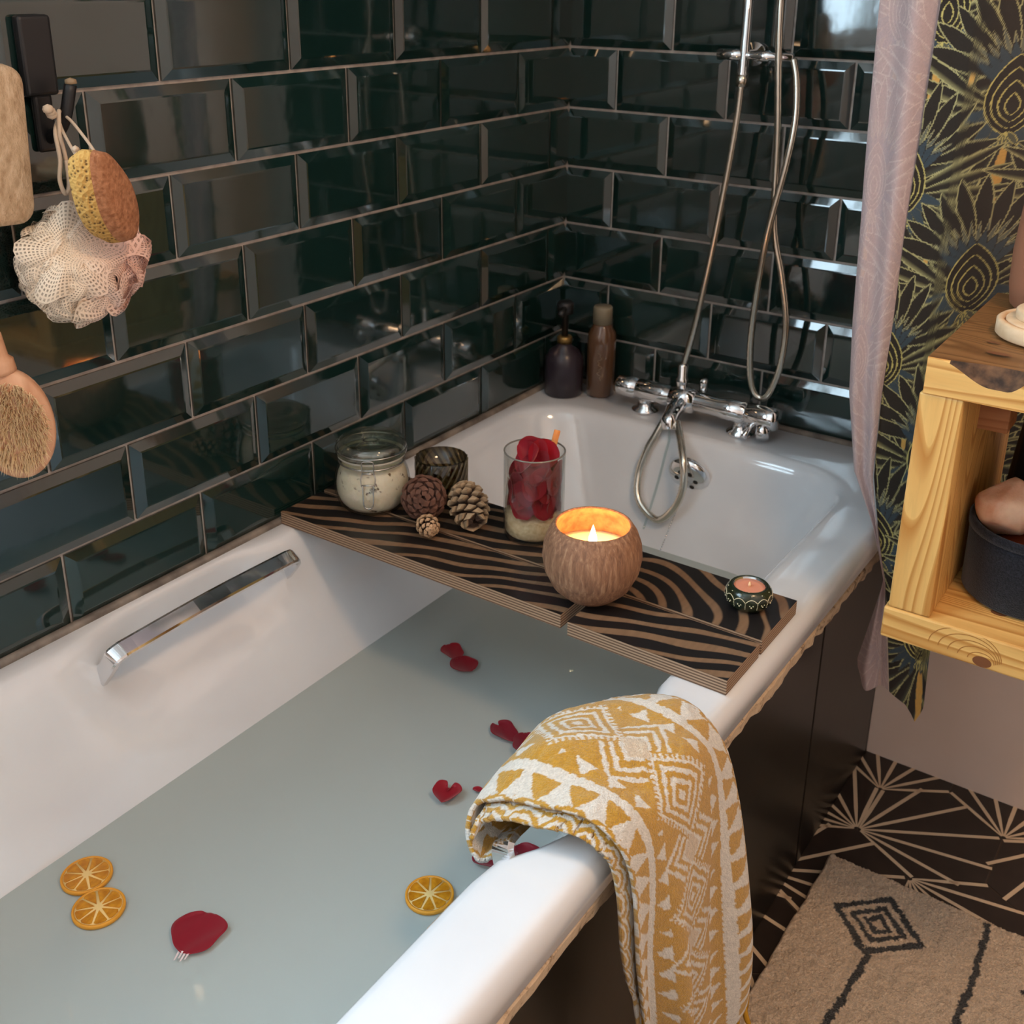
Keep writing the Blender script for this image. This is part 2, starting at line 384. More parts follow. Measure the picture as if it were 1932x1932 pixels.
# water
M_water = Mat('bath_water'); n = M_water.n; n.remove(M_water.b)
vv = M_water.coords()
bp_ = M_water.node('ShaderNodeBump'); bp_.inputs['Strength'].default_value = .05; bp_.inputs['Distance'].default_value = .004
M_water.link(M_water.noise(vv, 7, 2), bp_.inputs['Height'])
df = M_water.node('ShaderNodeBsdfDiffuse'); df.inputs[0].default_value = s2l(216, 226, 224)
tr = M_water.node('ShaderNodeBsdfTransparent'); tr.inputs[0].default_value = s2l(222, 234, 230)
m1 = M_water.node('ShaderNodeMixShader'); m1.inputs[0].default_value = .55
M_water.link(tr.outputs[0], m1.inputs[1]); M_water.link(df.outputs[0], m1.inputs[2])
gl = M_water.node('ShaderNodeBsdfGlossy'); gl.inputs['Roughness'].default_value = .03; M_water.link(bp_.outputs[0], gl.inputs['Normal'])
fr = M_water.node('ShaderNodeFresnel'); fr.inputs[0].default_value = 1.33; M_water.link(bp_.outputs[0], fr.inputs['Normal'])
m2 = M_water.node('ShaderNodeMixShader'); M_water.link(fr.outputs[0], m2.inputs[0]); M_water.link(m1.outputs[0], m2.inputs[1]); M_water.link(gl.outputs[0], m2.inputs[2])
M_water.link(m2.outputs[0], M_water.out.inputs[0])
R_ = rring(.121+.0005, .546-.0005, -.2035, -1.4395, .095, WATER)
wat = new('water', R_, [tuple(range(len(R_)))], M_water, bath, False); tag(wat, 'cloudy pale green bath water')
# cracked sealant strip under the outer rim, black side panel
rs = random.Random(11); V = []; ny = 260
for k in range(ny):
    y = -1.7+1.69*k/(ny-1); ya = np.array([y]); d = .0165+.0040*float(vnoise(ya*22, ya*0, 3)[0])+.0022*float(vnoise(ya*90, ya*0, 4)[0])
    o = .0025*float(vnoise(ya*60, ya*0, 5)[0])
    V += [(.664, y, .5195), (.6885-o, y, .5185), (.6935-o*1.5, y, .5155), (.6925-o*2, y, .5195-d), (.664, y, .5195-d*1.05)]
strip = new('sealant_strip', V, [(k*5+j, k*5+j+1, k*5+6+j, k*5+5+j) for k in range(ny-1) for j in range(4)], M_seal, bath, False); tag(strip, 'cracked cream sealant under the rim')
for a, b in ((-.004, -.336), (-.340, -.72), (-.724, -1.30), (-1.304, -1.70)):
    g = G(); g.box(.640, .657, b, a, .0005, .5185); bevel(g.obj('side_panel', M_panel, bath, False), .002)
# chrome overflow
ofl = thing('overflow_cover', 'round chrome overflow cover on the far end of the bath', 'overflow', (.347, -.150, .512), (math.radians(115), 0, 0))
g = G(); g.lathe([(0, .012), (.012, .013), (.02, .0125), (.03, .010), (.036, .004), (.037, -.004), (0, -.004)][::-1], 36); g.obj('plate', M_chrome, ofl)
for a in range(6):
    t = a*PI/3; g = G(); g.lathe([(0, .0), (.0042, .0), (.0042, .0125), (0, .0128)], 12, (.017*math.cos(t), .017*math.sin(t), .0008)); g.obj('hole', M_dark, ofl)
# water trickle and chain below the tap
def far_wall(z): return interp(z, [.30, .388, .445, .478, .497, .542, .557, .565], [-.235, -.203, -.172, -.157, -.149, -.136, -.130, -.124])
g = G(); g.tube(catmull([(.2985, -.135, .574)]+[(.2985-.0085*k/6, far_wall(z)-.0035, z) for k, z in enumerate((.556, .535, .512, .488, .462, .436, .412))], 4), [.0022]*20+[.0020]*8+[.0016], 8)
M_trick = thin_glass('trickle_glass', (240, 246, 246), 1.6, .02, 1.33)
tag(g.obj('water_trickle', M_trick), 'thin trickle of water falling from the bath tap', 'water')
ch = thing('plug_chain', 'fine metal plug chain hanging down the far end of the bath', 'chain', (.345, -.166, .476))
g = G()
for k in range(26):
    t = k/25; zz_ = .472-.088*t; p = Vector((.341-.012*t, far_wall(zz_)-.0026, zz_)); g.lathe([(0, -.0016), (.0012, -.001), (.0016, 0), (.0012, .001), (0, .0016)], 6, p-Vector((.345, -.166, .476)))
g.obj('bead_string', M_chrome, ch)

# grab handles
def handle(name, x, label, inward, sink=1.0, z=.556, z_far=.556):
    """flat rectangular chrome bar whose squared ends turn down into the bath side"""
    o = thing(name, label, 'handle'); y0, y1 = -1.074, -.780
    pr = [(y0, -.048, .034), (y0, -.030, .020), (y0, -.012, .006), (y0+.003, -.003, .001), (y0+.012, .0, 0), (y0+.03, .001, 0), ((y0+y1)/2, .004, -.001)]
    pr = pr+[(y0+y1-a, b, c) for a, b, c in pr[-2::-1]]
    C = catmull([(x-inward*c*sink, a, lerp(z, z_far, (a-y0)/(y1-y0))+b) for a, b, c in pr], 5); V = []; m = len(C)
    wide = Vector((inward*.80, 0, -.60)).normalized()
    for k in range(m):
        t = (C[min(k+1, m-1)]-C[max(k-1, 0)]).normalized()
        side = (wide-t*wide.dot(t)).normalized(); nn = side.cross(t)
        if k and nn.dot(last) < 0: nn = -nn
        last = nn
        for a, b in ((-1, -1), (-1, .7), (-.75, 1), (.75, 1), (1, .7), (1, -1)): V.append(C[k]+side*.0105*a+nn*.0042*b)
    F = [(k*6+j, k*6+(j+1) % 6, k*6+6+(j+1) % 6, k*6+6+j) for k in range(m-1) for j in range(6)]+[tuple(range(6)), tuple((m-1)*6+j for j in range(6))]
    bar = new('bar', V, F, M_chrome, o, False); bevel(bar, .0010, 2, 40); return o
handle('grab_handle', .072, 'chrome grab handle on the bath side under the green tiled wall', 1)
handle('grab_handle', .617, 'chrome grab handle on the bath side under the yellow towel', -1, .35, .574, .548)

# ================================================================== BATH BOARD
BT = RIM+.019
def zebra(x, y):
    """1 = dark print, 0 = bare wood; thin pale lines sweeping across the board, bending round at the right end"""
    X = x-.34; Y = y+.65
    w1 = vnoise(x*7+3, y*9+5, 1)-.5; w2 = vnoise(x*16+1, y*22, 2)-.5; w3 = vnoise(x*5+11, y*5+2, 6)-.5
    lin_ = (Y*.93-X*.34+.05*w1*X+.016*w3)/.0245
    R = np.sqrt((x-.455)**2+((y+.700)*1.25)**2)/.0330
    k = sm(.40, .60, x)*(y > -.662)
    ph = lin_*(1-k)+(R-4.35)*k+.55*w2+.55*w1
    s1 = np.cos(ph*2*PI); s2_ = np.cos((ph*.5+.25+w1)*2*PI)
    return sm(-.55, -.20, -s1+.42*s2_*vnoise(x*11, y*14, 8)+.45*(vnoise(x*14+7, y*26, 5)-.5)+.02)
def add_top(g_parent, x0, x1, y0, y1, nx, ny):
    xs = np.linspace(x0, x1, nx); ys = np.linspace(y0, y1, ny); Xg, Yg = np.meshgrid(xs, ys, indexing='ij')
    d = zebra(Xg, Yg).ravel()[:, None]; nse = (.85+.3*vnoise(Xg*300, Yg*40, 4)).ravel()[:, None]
    c = lin((128, 100, 76))*nse*(1-d)+lin((30, 27, 27))*(.85+.3*vnoise(Xg*120, Yg*120, 9)).ravel()[:, None]*d
    return np.stack([Xg.ravel(), Yg.ravel(), np.full(Xg.size, BT+.0002)], 1), grid_faces(nx, ny), c
M_ply = Mat('plywood_edge', (150, 118, 90), .6)
tc = M_ply.node('ShaderNodeTexCoord'); sp = M_ply.node('ShaderNodeSeparateXYZ'); M_ply.link(tc.outputs['Object'], sp.inputs[0])
mm = M_ply.node('ShaderNodeMath', operation='MULTIPLY'); mm.inputs[1].default_value = 1/.0036; M_ply.link(sp.outputs[2], mm.inputs[0])
fr_ = M_ply.node('ShaderNodeMath', operation='FRACT'); M_ply.link(mm.outputs[0], fr_.inputs[0])
M_ply.color(M_ply.ramp(fr_.outputs[0], [(.0, (96, 70, 52)), (.42, (104, 78, 58)), (.5, (176, 146, 118)), (.95, (168, 138, 110)), (1.0, (96, 70, 52))]))
M_zebra = Mat('zebra_print', (50, 45, 42), .33, spec=.45); M_zebra.color(M_zebra.attr())
board = thing('bath_board', 'plywood bath board with dark zebra print laid across the bath', 'bath board')
bx0, bx1, byf, byr, gy, nx0, nx1 = .0100, .6835, -.7525, -.553, -.662, .4690, .4835
def plank(name, x0, x1, y0, y1, step=0):
    g = G(); g.box(x0, x1, y0, y1, RIM+.0005, BT); o = g.obj(name, M_ply, board, False)
    w = .0
    vv_, ff, cc = add_top(None, x0, x1, y0, y1, max(4, int((x1-x0)/.0013)), max(4, int((y1-y0)/.0013)))
    t = new('print', vv_, ff, M_zebra, o, False, colors=cc); return o
plank('rear_plank', bx0, bx1, gy+.0035, byr)
plank('front_plank', bx0, nx0, byf+.008, gy-.0035)
plank('front_plank', nx1, bx1, byf, gy-.0035)
g = G(); g.box(bx0+.002, nx0-.002, gy-.0034, gy+.0034, RIM+.0005, BT-.008); g.box(nx1+.002, bx1-.002, gy-.0034, gy+.0034, RIM+.0005, BT-.008); g.obj('slot_floor', M_ply, board, False)

# ================================================================== THINGS ON THE BOARD
M_glass = thin_glass('clear_glass', (250, 251, 250), 1.5, .015)
M_glass_g = thin_glass('greenish_glass', (240, 243, 238), 3.2, .03)
M_wire = Mat('steel_wire', (196, 196, 192), .25, 1)
Z = BT+.0003
# --- clip-top jar of bath salts
jar = thing('clip_top_jar', 'clip-top glass jar of cream bath salts with dried lavender', 'jar', (.0985, -.652, Z), (0, 0, .62))
outer = [(0, 0), (.034, 0), (.041, .002), (.048, .010), (.0525, .024), (.0530, .038), (.0505, .054), (.0462, .066), (.0445, .071), (.0462, .074), (.0462, .078)]
g = G(); g.lathe(outer+[(.0432, .078), (.0420, .071), (.0436, .064), (.048, .053), (.0505, .038), (.050, .025), (.0455, .012), (.039, .004), (0, .003)], 48); g.obj('glass_body', M_glass, jar)
M_salt = Mat('bath_salt', (206, 190, 160), .85, sss=.1)
v = M_salt.coords(); ns = M_salt.noise(v, 70, 3, .5, .6); ns2 = M_salt.noise(v, 240, 4)
spk = M_salt.node('ShaderNodeTexVoronoi'); spk.inputs['Scale'].default_value = 130; M_salt.link(v, spk.inputs['Vector'])
M_salt.color(M_salt.mix(M_salt.ramp(ns, [(.60, (236, 224, 200)), (.66, (92, 70, 50))]), (236, 226, 204), M_salt.ramp(ns2, [(.45, (0, 0, 0)), (.55, (255, 255, 255))]))); M_salt.bump(ns2, .6, .002)
g = G(); g.lathe([(0, .0035), (.038, .0045), (.0448, .0125), (.0494, .0252), (.0499, .038), (.0476, .052), (.044, .060), (.041, .0625), (.02, .0635), (0, .064)], 40); g.obj('salts', M_salt, jar)
M_rub = Mat('jar_seal', (196, 190, 176), .5)
g = G(); g.lathe([(.0425, .0783), (.0468, .0783), (.0468, .0806), (.0425, .0806)], 48, closed=True); g.obj('seal', M_rub, jar)
g = G(); g.lathe([(.047, .081), (.049, .083), (.0492, .090), (.0478, .097), (.044, .1005), (.041, .101), (.038, .0985), (.028, .0975), (.018, .1005), (.008, .099), (0, .0985), (0, .0955), (.02, .095), (.036, .0945), (.042, .096), (.045, .092), (.0452, .082)], 48, closed=False); g.obj('lid', M_glass_g, jar)
g = G(); g.lathe([(.0490, .0880), (.0500, .0885), (.0500, .0895), (.0490, .0900)], 48, closed=True); g.obj('lid_band', M_wire, jar)
g = G(); g.tube([(.0455*math.cos(a), .0455*math.sin(a), .0715) for a in np.linspace(0, 2*PI, 40)[:-1]], .0012, 8, loop=True); g.obj('neck_wire', M_wire, jar)
fx = lambda y, z, d=.0: (-d, y, z)
def clip_pts(pts): return [(p[0], -p[2], p[1]) for p in pts]     # (sideways, up, outwards)
cl = []
g = G()
g.tube(catmull(clip_pts([(-.0085, .052, .0535), (-.0098, .062, .0515), (-.0078, .070, .0495), (-.0080, .085, .0525), (-.005, .0885, .0535), (.005, .0885, .0535), (.0080, .085, .0525), (.0078, .070, .0495), (.0098, .062, .0515), (.0085, .052, .0535)]), 4), .0009, 8)
g.tube(catmull(clip_pts([(-.0085, .053, .0535), (-.007, .050, .0545), (-.0068, .030, .0565), (-.005, .023, .0568), (0, .0205, .0568), (.005, .023, .0568), (.0068, .030, .0565), (.007, .050, .0545), (.0085, .053, .0535)]), 4), .0010, 8)
g.obj('clip', M_wire, jar)
g = G(); g.tube(clip_pts([(-.009, .0535, .0535), (.009, .0535, .0535)]), .0011, 8); g.tube(clip_pts([(-.008, .069, .0495), (.008, .069, .0495)]), .0010, 8); g.obj('clip_pin', M_wire, jar)
g = G(); g.tube(catmull(clip_pts([(-.004, .0715, -.046), (-.004, .082, -.051), (0, .090, -.0505), (.004, .082, -.051), (.004, .0715, -.046)]), 4), .0011, 8); g.obj('hinge', M_wire, jar)

# --- ribbed glass votive, smoky
M_smoke = thin_glass('smoky_glass', (168, 156, 128), 1.6, .03)
M_smoke2 = Mat('smoky_rib', (98, 88, 62), .12, spec=.6); M_smoke2.b.inputs['Alpha'].default_value = .62
vot = thing('votive_glass', 'small ribbed smoky glass candle holder standing behind the pine cones', 'candle holder', (.158, -.572, Z))
g = G(); g.lathe([(0, 0), (.030, 0), (.033, .002), (.0355, .02), (.0363, .060), (.0349, .0605), (.0338, .02), (.031, .006), (0, .005)], 48); g.obj('glass_wall', M_smoke, vot)
for k in range(22):
    a = 2*PI*k/22; P = []
    for j in range(9):
        t = j/8; aa = a+.9*t; r = .0358+.0008*t; P.append((r*math.cos(aa), r*math.sin(aa), .003+.056*t))
    g = G(); g.tube(P, .0019, 6); g.obj('rib', M_smoke2, vot)

# --- pine cones
M_cone = Mat('pine_scale', (92, 68, 54), .7)
M_cone.color(M_cone.attr())
def pine_cone(name, label, loc, rot, L, Rm, n=70, tipc=(170, 140, 108), base=(74, 52, 44), open_=.55, group=None):
    o = thing(name, label, 'pine cone', loc, rot, group)
    g = G(); g.lathe([(0, -L*.46), (Rm*.35, -L*.4), (Rm*.5, -L*.1), (Rm*.35, L*.25), (0, L*.45)], 14); g.obj('core', Mat(name+'_core', (46, 33, 27), .8), o)
    V = []; F = []; C = []
    for k in range(n):
        t = (k+.5)/n; a = k*2.39996; h = L*(-.46+.93*t)
        rad = Rm*(math.sin(PI*min(1, (.12+.86*t)))**.75)
        ln = rad*1.0; wd = Rm*.33*(1-.45*t); el = lerp(-.15, open_+.55, t)
        d = Vector((math.cos(a)*math.cos(el), math.sin(a)*math.cos(el), math.sin(el))); s = Vector((-math.sin(a), math.cos(a), 0)); u = d.cross(s)*-1
        c0 = Vector((0, 0, h-L*.05)); b = len(V)
        rows = [(.25, .45, 0), (.7, .95, .0), (.92, 1.0, .05), (1.02, .6, .09)]
        for q, w, l in rows:
            for sx, th in ((-1, 0), (0, .10*Rm), (1, 0)): V.append(c0+d*ln*q+s*wd*w*sx+u*(th+l*Rm)); C.append(lin(base)*(.8+.4*RNG.random()) if q < .8 else lin(tipc)*(.75+.4*RNG.random()))
        V.append(c0+d*ln*1.0-u*.14*Rm); C.append(lin(tipc)*.8)
        for r in range(3):
            for e in range(2): F.append((b+r*3+e, b+r*3+e+1, b+r*3+e+4, b+r*3+e+3))
        F += [(b+9, b+10, b+12), (b+10, b+11, b+12), (b+6, b+9, b+12), (b+11, b+8, b+12)]
    s = new('scales', V, F, M_cone, o, False, colors=np.array(C)); solid(s, .0006, 0); return o
pine_cone('pine_cone', 'open brown pine cone leaning against the jar of salts', (.1880, -.6495, Z+.0346), (1.05, .15, .5), .062, .031, 60, (120, 84, 70), (84, 56, 48), .35, 'pine cones on the bath board')
pine_cone('pine_cone', 'grey-brown pine cone lying in front of the smoky glass', (.2420, -.6220, Z+.0315), (1.15, 0, -2.2), .066, .0275, 72, (186, 160, 128), (66, 50, 42), .5, 'pine cones on the bath board')
pine_cone('pine_cone', 'small pale-tipped pine cone in front of two bigger cones', (.2230, -.6840, Z+.0162), (1.35, .2, .9), .036, .0155, 46, (206, 168, 130), (40, 28, 24), .6, 'pine cones on the bath board')

# --- glass tumbler with sand, petals and a wooden stick
tum = thing('glass_tumbler', 'straight clear glass tumbler holding sand and rose petals', 'glass', (.331, -.595, Z))
g = G(); g.lathe([(0, 0), (.036, 0), (.039, .002), (.0402, .01), (.0402, .1215), (.0396, .1222), (.0386, .1215), (.0384, .008), (.034, .005), (0, .0045)], 56); g.obj('glass_wall', M_glass, tum)
g = G(); g.tube([(.0396*math.cos(a), .0396*math.sin(a), .1216) for a in np.linspace(0, 2*PI, 56)[:-1]], .0011, 8, loop=True); g.obj('rim', Mat('glass_rim', (120, 118, 112), .1, spec=.8), tum)
M_sand = Mat('sand', (214, 186, 140), .9); v = M_sand.coords(); M_sand.color(M_sand.ramp(M_sand.noise(v, 180, 5), [(.3, (212, 184, 142)), (.7, (240, 218, 180))])); M_sand.bump(M_sand.noise(v, 400, 3), .6, .001)
prof = [(0, .0055), (.0375, .0065), (.0380, .009)]
V = []; n = 40
g = G(); sv = []
for k in range(n):
    a = 2*PI*k/n; h = .032+.005*math.sin(a*2+1)+.003*math.sin(5*a)
    sv += [(0, 0, .0055), (.0352*math.cos(a), .0352*math.sin(a), .0066), (.0379*math.cos(a), .0379*math.sin(a), .0105), (.0379*math.cos(a), .0379*math.sin(a), h), (.018*math.cos(a), .018*math.sin(a), h*.5+.019), (0, 0, .034)]
g.add(sv, [(k*6+j, ((k+1) % n)*6+j, ((k+1) % n)*6+j+1, k*6+j+1) for k in range(n) for j in range(5)])
sand = g.obj('sand', M_sand); sand.location = (.331, -.595, Z); tag(sand, 'layer of pale sand in the bottom of the glass tumbler', 'sand', kind='stuff')
M_petal = Mat('rose_petal', (150, 16, 44), .5, spec=.35, sss=.0)
M_petal.b.inputs['Sheen Weight'].default_value = .3
v = M_petal.coords(); oi = M_petal.node('ShaderNodeObjectInfo')
M_petal.color(M_petal.mix((126, 10, 38), (170, 18, 40), oi.outputs['Random']))
_d = M_petal.node('ShaderNodeBsdfTranslucent'); _d.inputs[0].default_value = s2l(220, 20, 50); _mx = M_petal.node('ShaderNodeMixShader'); _mx.inputs[0].default_value = .3
M_petal.link(M_petal.b.outputs[0], _mx.inputs[1]); M_petal.link(_d.outputs[0], _mx.inputs[2]); M_petal.link(_mx.outputs[0], M_petal.out.inputs[0])
def petal_mesh(L, Wd, cup, seed, notch=0, n=14, tail=.18, wave=.04):
    r = random.Random(seed); V = []; m = 9; ph = r.random()*6
    for i in range(n+1):
        t = i/n; w = Wd*(math.sin(PI*min(1, (t*.92+.08))**.62)**.6 if t < 1 else .30)
        w = Wd*max(tail*(1-t)**.5 if t < .1 else 0, (1-(1-min(t/.62, 1))**2)**.5*(1 if t < .62 else math.sqrt(max(0, 1-((t-.62)/.40)**2))))
        w = max(w, Wd*.06)
        for j in range(m):
            q = -1+2*j/(m-1); x = L*(t-.5)-(notch*L*(1-abs(q))**2 if t > .85 else 0)*(t-.85)/.15; y = w*q*(1+wave*math.sin(9*t+ph+q))
            z = cup*(q*q*.7*(w/Wd)+((t-.5)**2)*1.2)+wave*L*.35*math.sin(5*q+7*t+ph)*.5
            V.append((x, y, z))
    return V, grid_faces(n+1, m)
rp = random.Random(5)
def inside_glass(V, loc, rot, rmax=.0366):
    """press petal points that would leave the tumbler back against its inner wall"""
    from mathutils import Euler
    R = Euler(rot).to_matrix(); Ri = R.inverted(); out = []; c = Vector((.331, -.595)); L0 = Vector(loc)
    for p in V:
        w = R @ Vector(p)+L0
        if w.z < Z+.128:
            d = Vector((w.x, w.y))-c
            if d.length > rmax: d *= rmax/d.length; w.x, w.y = c.x+d.x, c.y+d.y
            w.z = max(w.z, Z+.0355)
        out.append(Ri @ (w-L0))
    return out
for k in range(44):
    a = k*2.4; t = k/43; zz = .050+.050*t; rad = .0215+.003*math.sin(k*1.7)
    if t > .72 and math.sin(a-2.2) > .1: continue
    V, F = petal_mesh(.036, .0165, .012, 50+k)
    V = [Vector((p[2]*.6, p[1], p[0])) for p in V]       # stand the petal up against the glass, hollow side in
    V = [Vector((v_.x-.5*v_.y*v_.y/.030, v_.y, v_.z)) for v_ in V]
    lc = (.331+(rad+.0075)*math.cos(a), -.595+(rad+.0075)*math.sin(a), Z+zz*.93+.002); ro = (rp.uniform(-.5, .5)*.6, rp.uniform(-.22, .02), a+rp.uniform(-.2, .2))
    o = new('rose_petal', inside_glass(V, lc, ro), F, M_petal, None, loc=lc, rot=ro)
    subd(o, 1); tag(o, 'crimson rose petal packed inside the clear glass tumbler', 'petal', 'petals packed in the tumbler')
for k, (dx, dy, dz, rx, ry, rz, L, w) in enumerate([(-.004, -.004, .107, .5, -.9, .4, .046, .021), (.012, -.008, .098, -.5, -.6, 2.2, .05, .022), (.008, .010, .112, .7, -1.0, 1.2, .044, .02), (-.006, .006, .118, 1.2, .3, .2, .042, .02)]):
    V, F = petal_mesh(L, w, .016, 90+k); lc = (.331+dx, -.595+dy, Z+dz); o = new('rose_petal', inside_glass(V, lc, (rx, ry, rz)), F, M_petal, None, loc=lc, rot=(rx, ry, rz)); subd(o, 1)
    tag(o, 'bright crimson rose petal rising out of the top of the glass tumbler', 'petal', 'petals on top of the tumbler')
M_stick = Mat('orange_wood', (214, 140, 66), .6); v = M_stick.coords('Object', (1, 1, .2)); M_stick.color(M_stick.ramp(M_stick.noise(v, 300, 3), [(.3, (190, 112, 48)), (.7, (226, 160, 90))]))
g = G(); g.box(-.0042, .0042, -.0016, .0016, 0, .078); st = bevel(g.obj('wooden_stick', M_stick, None, False, loc=(.3390, -.5865, Z+.068), rot=(-.28, .22, .5)), .001)
tag(st, 'flat orange wooden stick poking out of the glass tumbler', 'stick')

# --- coconut candle
coc = thing('coconut_candle', 'lit candle in a brown coconut shell bowl on the board', 'candle', (.477, -.690, Z))
M_shell = Mat('coconut_shell', (150, 108, 80), .68)
v = M_shell.coords('Object', (1, 1, .13)); f1 = M_shell.noise(v, 240, 5, .6, .4); f2 = M_shell.noise(M_shell.coords(), 14, 4)
M_shell.color(M_shell.mix(M_shell.ramp(f1, [(.3, (110, 76, 54)), (.52, (146, 104, 76)), (.72, (186, 146, 112))]), (132, 92, 68), M_shell.ramp(f2, [(.35, (0, 0, 0)), (.75, (150, 150, 150))]))); M_shell.bump(f1, .8, .002)
shell_out = [(.0, .0), (.018, .0005), (.032, .006), (.047, .020), (.0565, .040), (.0595, .058), (.0580, .074), (.0530, .088), (.0462, .0985)]
V = []; n = 56; g = G()
g.lathe(shell_out+[(.0445, .0990), (.0430, .0975)], n, caps=False); sh = g.obj('shell', M_shell, coc)
M_inner = Mat('coconut_inside', (150, 100, 66), .5)
v = M_inner.coords(); M_inner.color(M_inner.ramp(M_inner.noise(v, 90, 5), [(.35, (124, 78, 48)), (.7, (172, 120, 80))]))
inn = G(); inn.lathe([(.0532, .058), (.0530, .066), (.0495, .083), (.0432, .0972)], n); inn.f = [f for f in inn.f if len(f) == 4]; inn.obj('inner_wall', M_inner, coc)
M_wax = Mat('candle_wax', (240, 226, 200), .35, sss=.6); M_wax.b.inputs['Subsurface Radius'].default_value = (1, .5, .2); M_wax.b.inputs['Subsurface Scale'].default_value = .02
g = G(); g.lathe([(0, .0585), (.0534, .0585), (.0533, .0630), (.045, .0625), (.02, .0612), (.006, .0605), (0, .0605)], n); g.obj('wax', M_wax, coc)
g = G(); g.tube([(0, 0, .060), (.0005, 0, .066), (.0012, .0004, .071)], .0010, 6); g.obj('wick', M_dark, coc)
M_flame = Mat('flame', (255, 230, 160), .5, emit=(255, 206, 120), emit_s=60); M_flame.n.remove(M_flame.b)
em = M_flame.node('ShaderNodeEmission'); em.inputs[0].default_value = (1, .74, .34, 1); em.inputs[1].default_value = 40; M_flame.link(em.outputs[0], M_flame.out.inputs[0])
g = G(); g.lathe([(0, .068), (.0035, .070), (.0052, .074), (.0048, .080), (.003, .087), (.0012, .0935), (0, .097)], 20); g.obj('flame', M_flame, coc)
cd = bpy.data.lights.new('candle_light', 'POINT'); cd.energy = .55; cd.color = (1.0, .40, .10); cd.shadow_soft_size = .009
co = bpy.data.objects.new('candle_light', cd); COL.objects.link(co); co.parent = coc; co.location = (0, 0, .090)

# --- painted tealight holder
tea = thing('tealight_holder', 'small dark green tealight holder painted with white scallops and dots', 'candle holder', (.6395, -.598, Z))
M_olive = Mat('dark_green_lacquer', (30, 40, 24), .22, spec=.5, coat=.3)
tp = [(0, 0), (.016, 0), (.0215, .003), (.0262, .0095), (.0278, .0165), (.0265, .0235), (.0225, .0285), (.0205, .0290), (.0196, .0275), (.0196, .012), (0, .012)]
g = G(); g.lathe(tp, 48); g.obj('body', M_olive, tea)
def rt_(z): return interp(z, [.003, .0095, .0165, .0235, .0285], [.0215, .0262, .0278, .0265, .0225])+.0001
M_dot = Mat('cream_paint_dots', (226, 214, 180), .5)
for k in range(12):
    a0 = 2*PI*k/12; P = []
    for j in range(9):
        q = j/8; a = a0+(q-.5)*2*PI/12; z = .0225-.0045*(2*q-1)**2; P.append((rt_(z)*math.cos(a), rt_(z)*math.sin(a), z))
    g = G(); g.tube(P, .00042, 5); g.obj('scallop', M_dot, tea)
    g = G()
    for z, da, s in ((.0262, 0, .0007), (.0165, PI/12, .0006), (.0142, PI/12, .00055), (.0120, PI/12, .0005), (.0098, PI/12, .00045), (.0150, .07, .0008), (.0150, -.07, .0008), (.0128, 0, .0010)):
        a = a0+da; g.lathe([(0, -s), (s*.8, -s*.5), (s, 0), (s*.8, s*.5), (0, s)], 6, (rt_(z)*math.cos(a), rt_(z)*math.sin(a), z))
    g.obj('dots', M_dot, tea)
cup = thing('tealight', 'tealight candle in a thin metal cup inside the green painted holder', 'candle', (.6395, -.598, Z+.0122))
g = G(); g.lathe([(0, 0), (.0188, 0), (.0192, .0155), (.0199, .0160), (.0187, .0162), (.0184, .002), (0, .002)], 40); g.obj('metal_cup', M_chrome, cup)
M_twax = Mat('pink_wax', (226, 150, 122), .4, sss=.4)
g = G(); g.lathe([(0, .0022), (.0183, .0022), (.0184, .0140), (.012, .0137), (0, .0135)], 40); g.obj('wax', M_twax, cup)
g = G(); g.lathe([(0, .0135), (.0016, .0138), (.0019, .0165), (.001, .0195), (0, .0205)], 10); g.obj('wick', Mat('pale_wick', (246, 208, 160), .5), cup)

# ================================================================== FLOATING PETALS AND ORANGE SLICES
def floating(label, x, y, L, w, rz, seed, cup=.006, notch=0, rx=0, ry=0, dz=.003):
    V, F = petal_mesh(L, w, cup, seed, notch, wave=.07); o = new('rose_petal', V, F, M_petal, None, loc=(x, y, WATER+dz), rot=(rx, ry, rz)); subd(o, 1); solid(o, .0004, 0)
    return tag(o, label, 'petal', 'rose petals floating in the bath')
floating('narrow curled rose petal floating beneath the bath board, touching another petal', .2330, -.6470, .040, .0150, 2.6, 1)
floating('rounded rose petal floating beneath the bath board, touching a curled petal', .2630, -.6630, .040, .0185, -.2, 2)
floating('notched dark rose petal floating just beside the far end of the towel', .3945, -.7500, .044, .0155, 2.75, 3, notch=.2)
floating('bright rose petal floating half hidden behind the towel', .4310, -.7550, .042, .0180, -.9, 4, .010)
floating('heart-shaped rose petal with an upturned edge floating inside the towel side', .4050, -.8830, .034, .0165, 1.9, 5, .012, .5)
floating('rose petal floating below the towel and behind the grab handle', .5080, -.9310, .050, .0200, .9, 6, .008)
floating('small rose petal floating behind the grab handle leg', .5330, -.9080, .030, .0150, -.4, 8)
floating('tiny torn scrap of rose petal floating at the towel edge', .4290, -.8550, .012, .0045, .3, 9, .002)
floating('largest flat rose petal with a pale tip, floating alone near the orange slices', .3255, -1.1860, .052, .0270, 1.95, 7, .004, 0)
M_rind = Mat('orange_rind', (222, 152, 40), .5); M_pith = Mat('orange_pith', (238, 206, 138), .6)
M_seg = Mat('orange_flesh', (196, 126, 20), .3, spec=.5, sss=.0)
v = M_seg.coords(); M_seg.color(M_seg.ramp(M_seg.noise(v, 160, 4), [(.3, (178, 108, 12)), (.7, (212, 146, 34))])); M_seg.bump(M_seg.noise(v, 300, 3), .4, .0008)
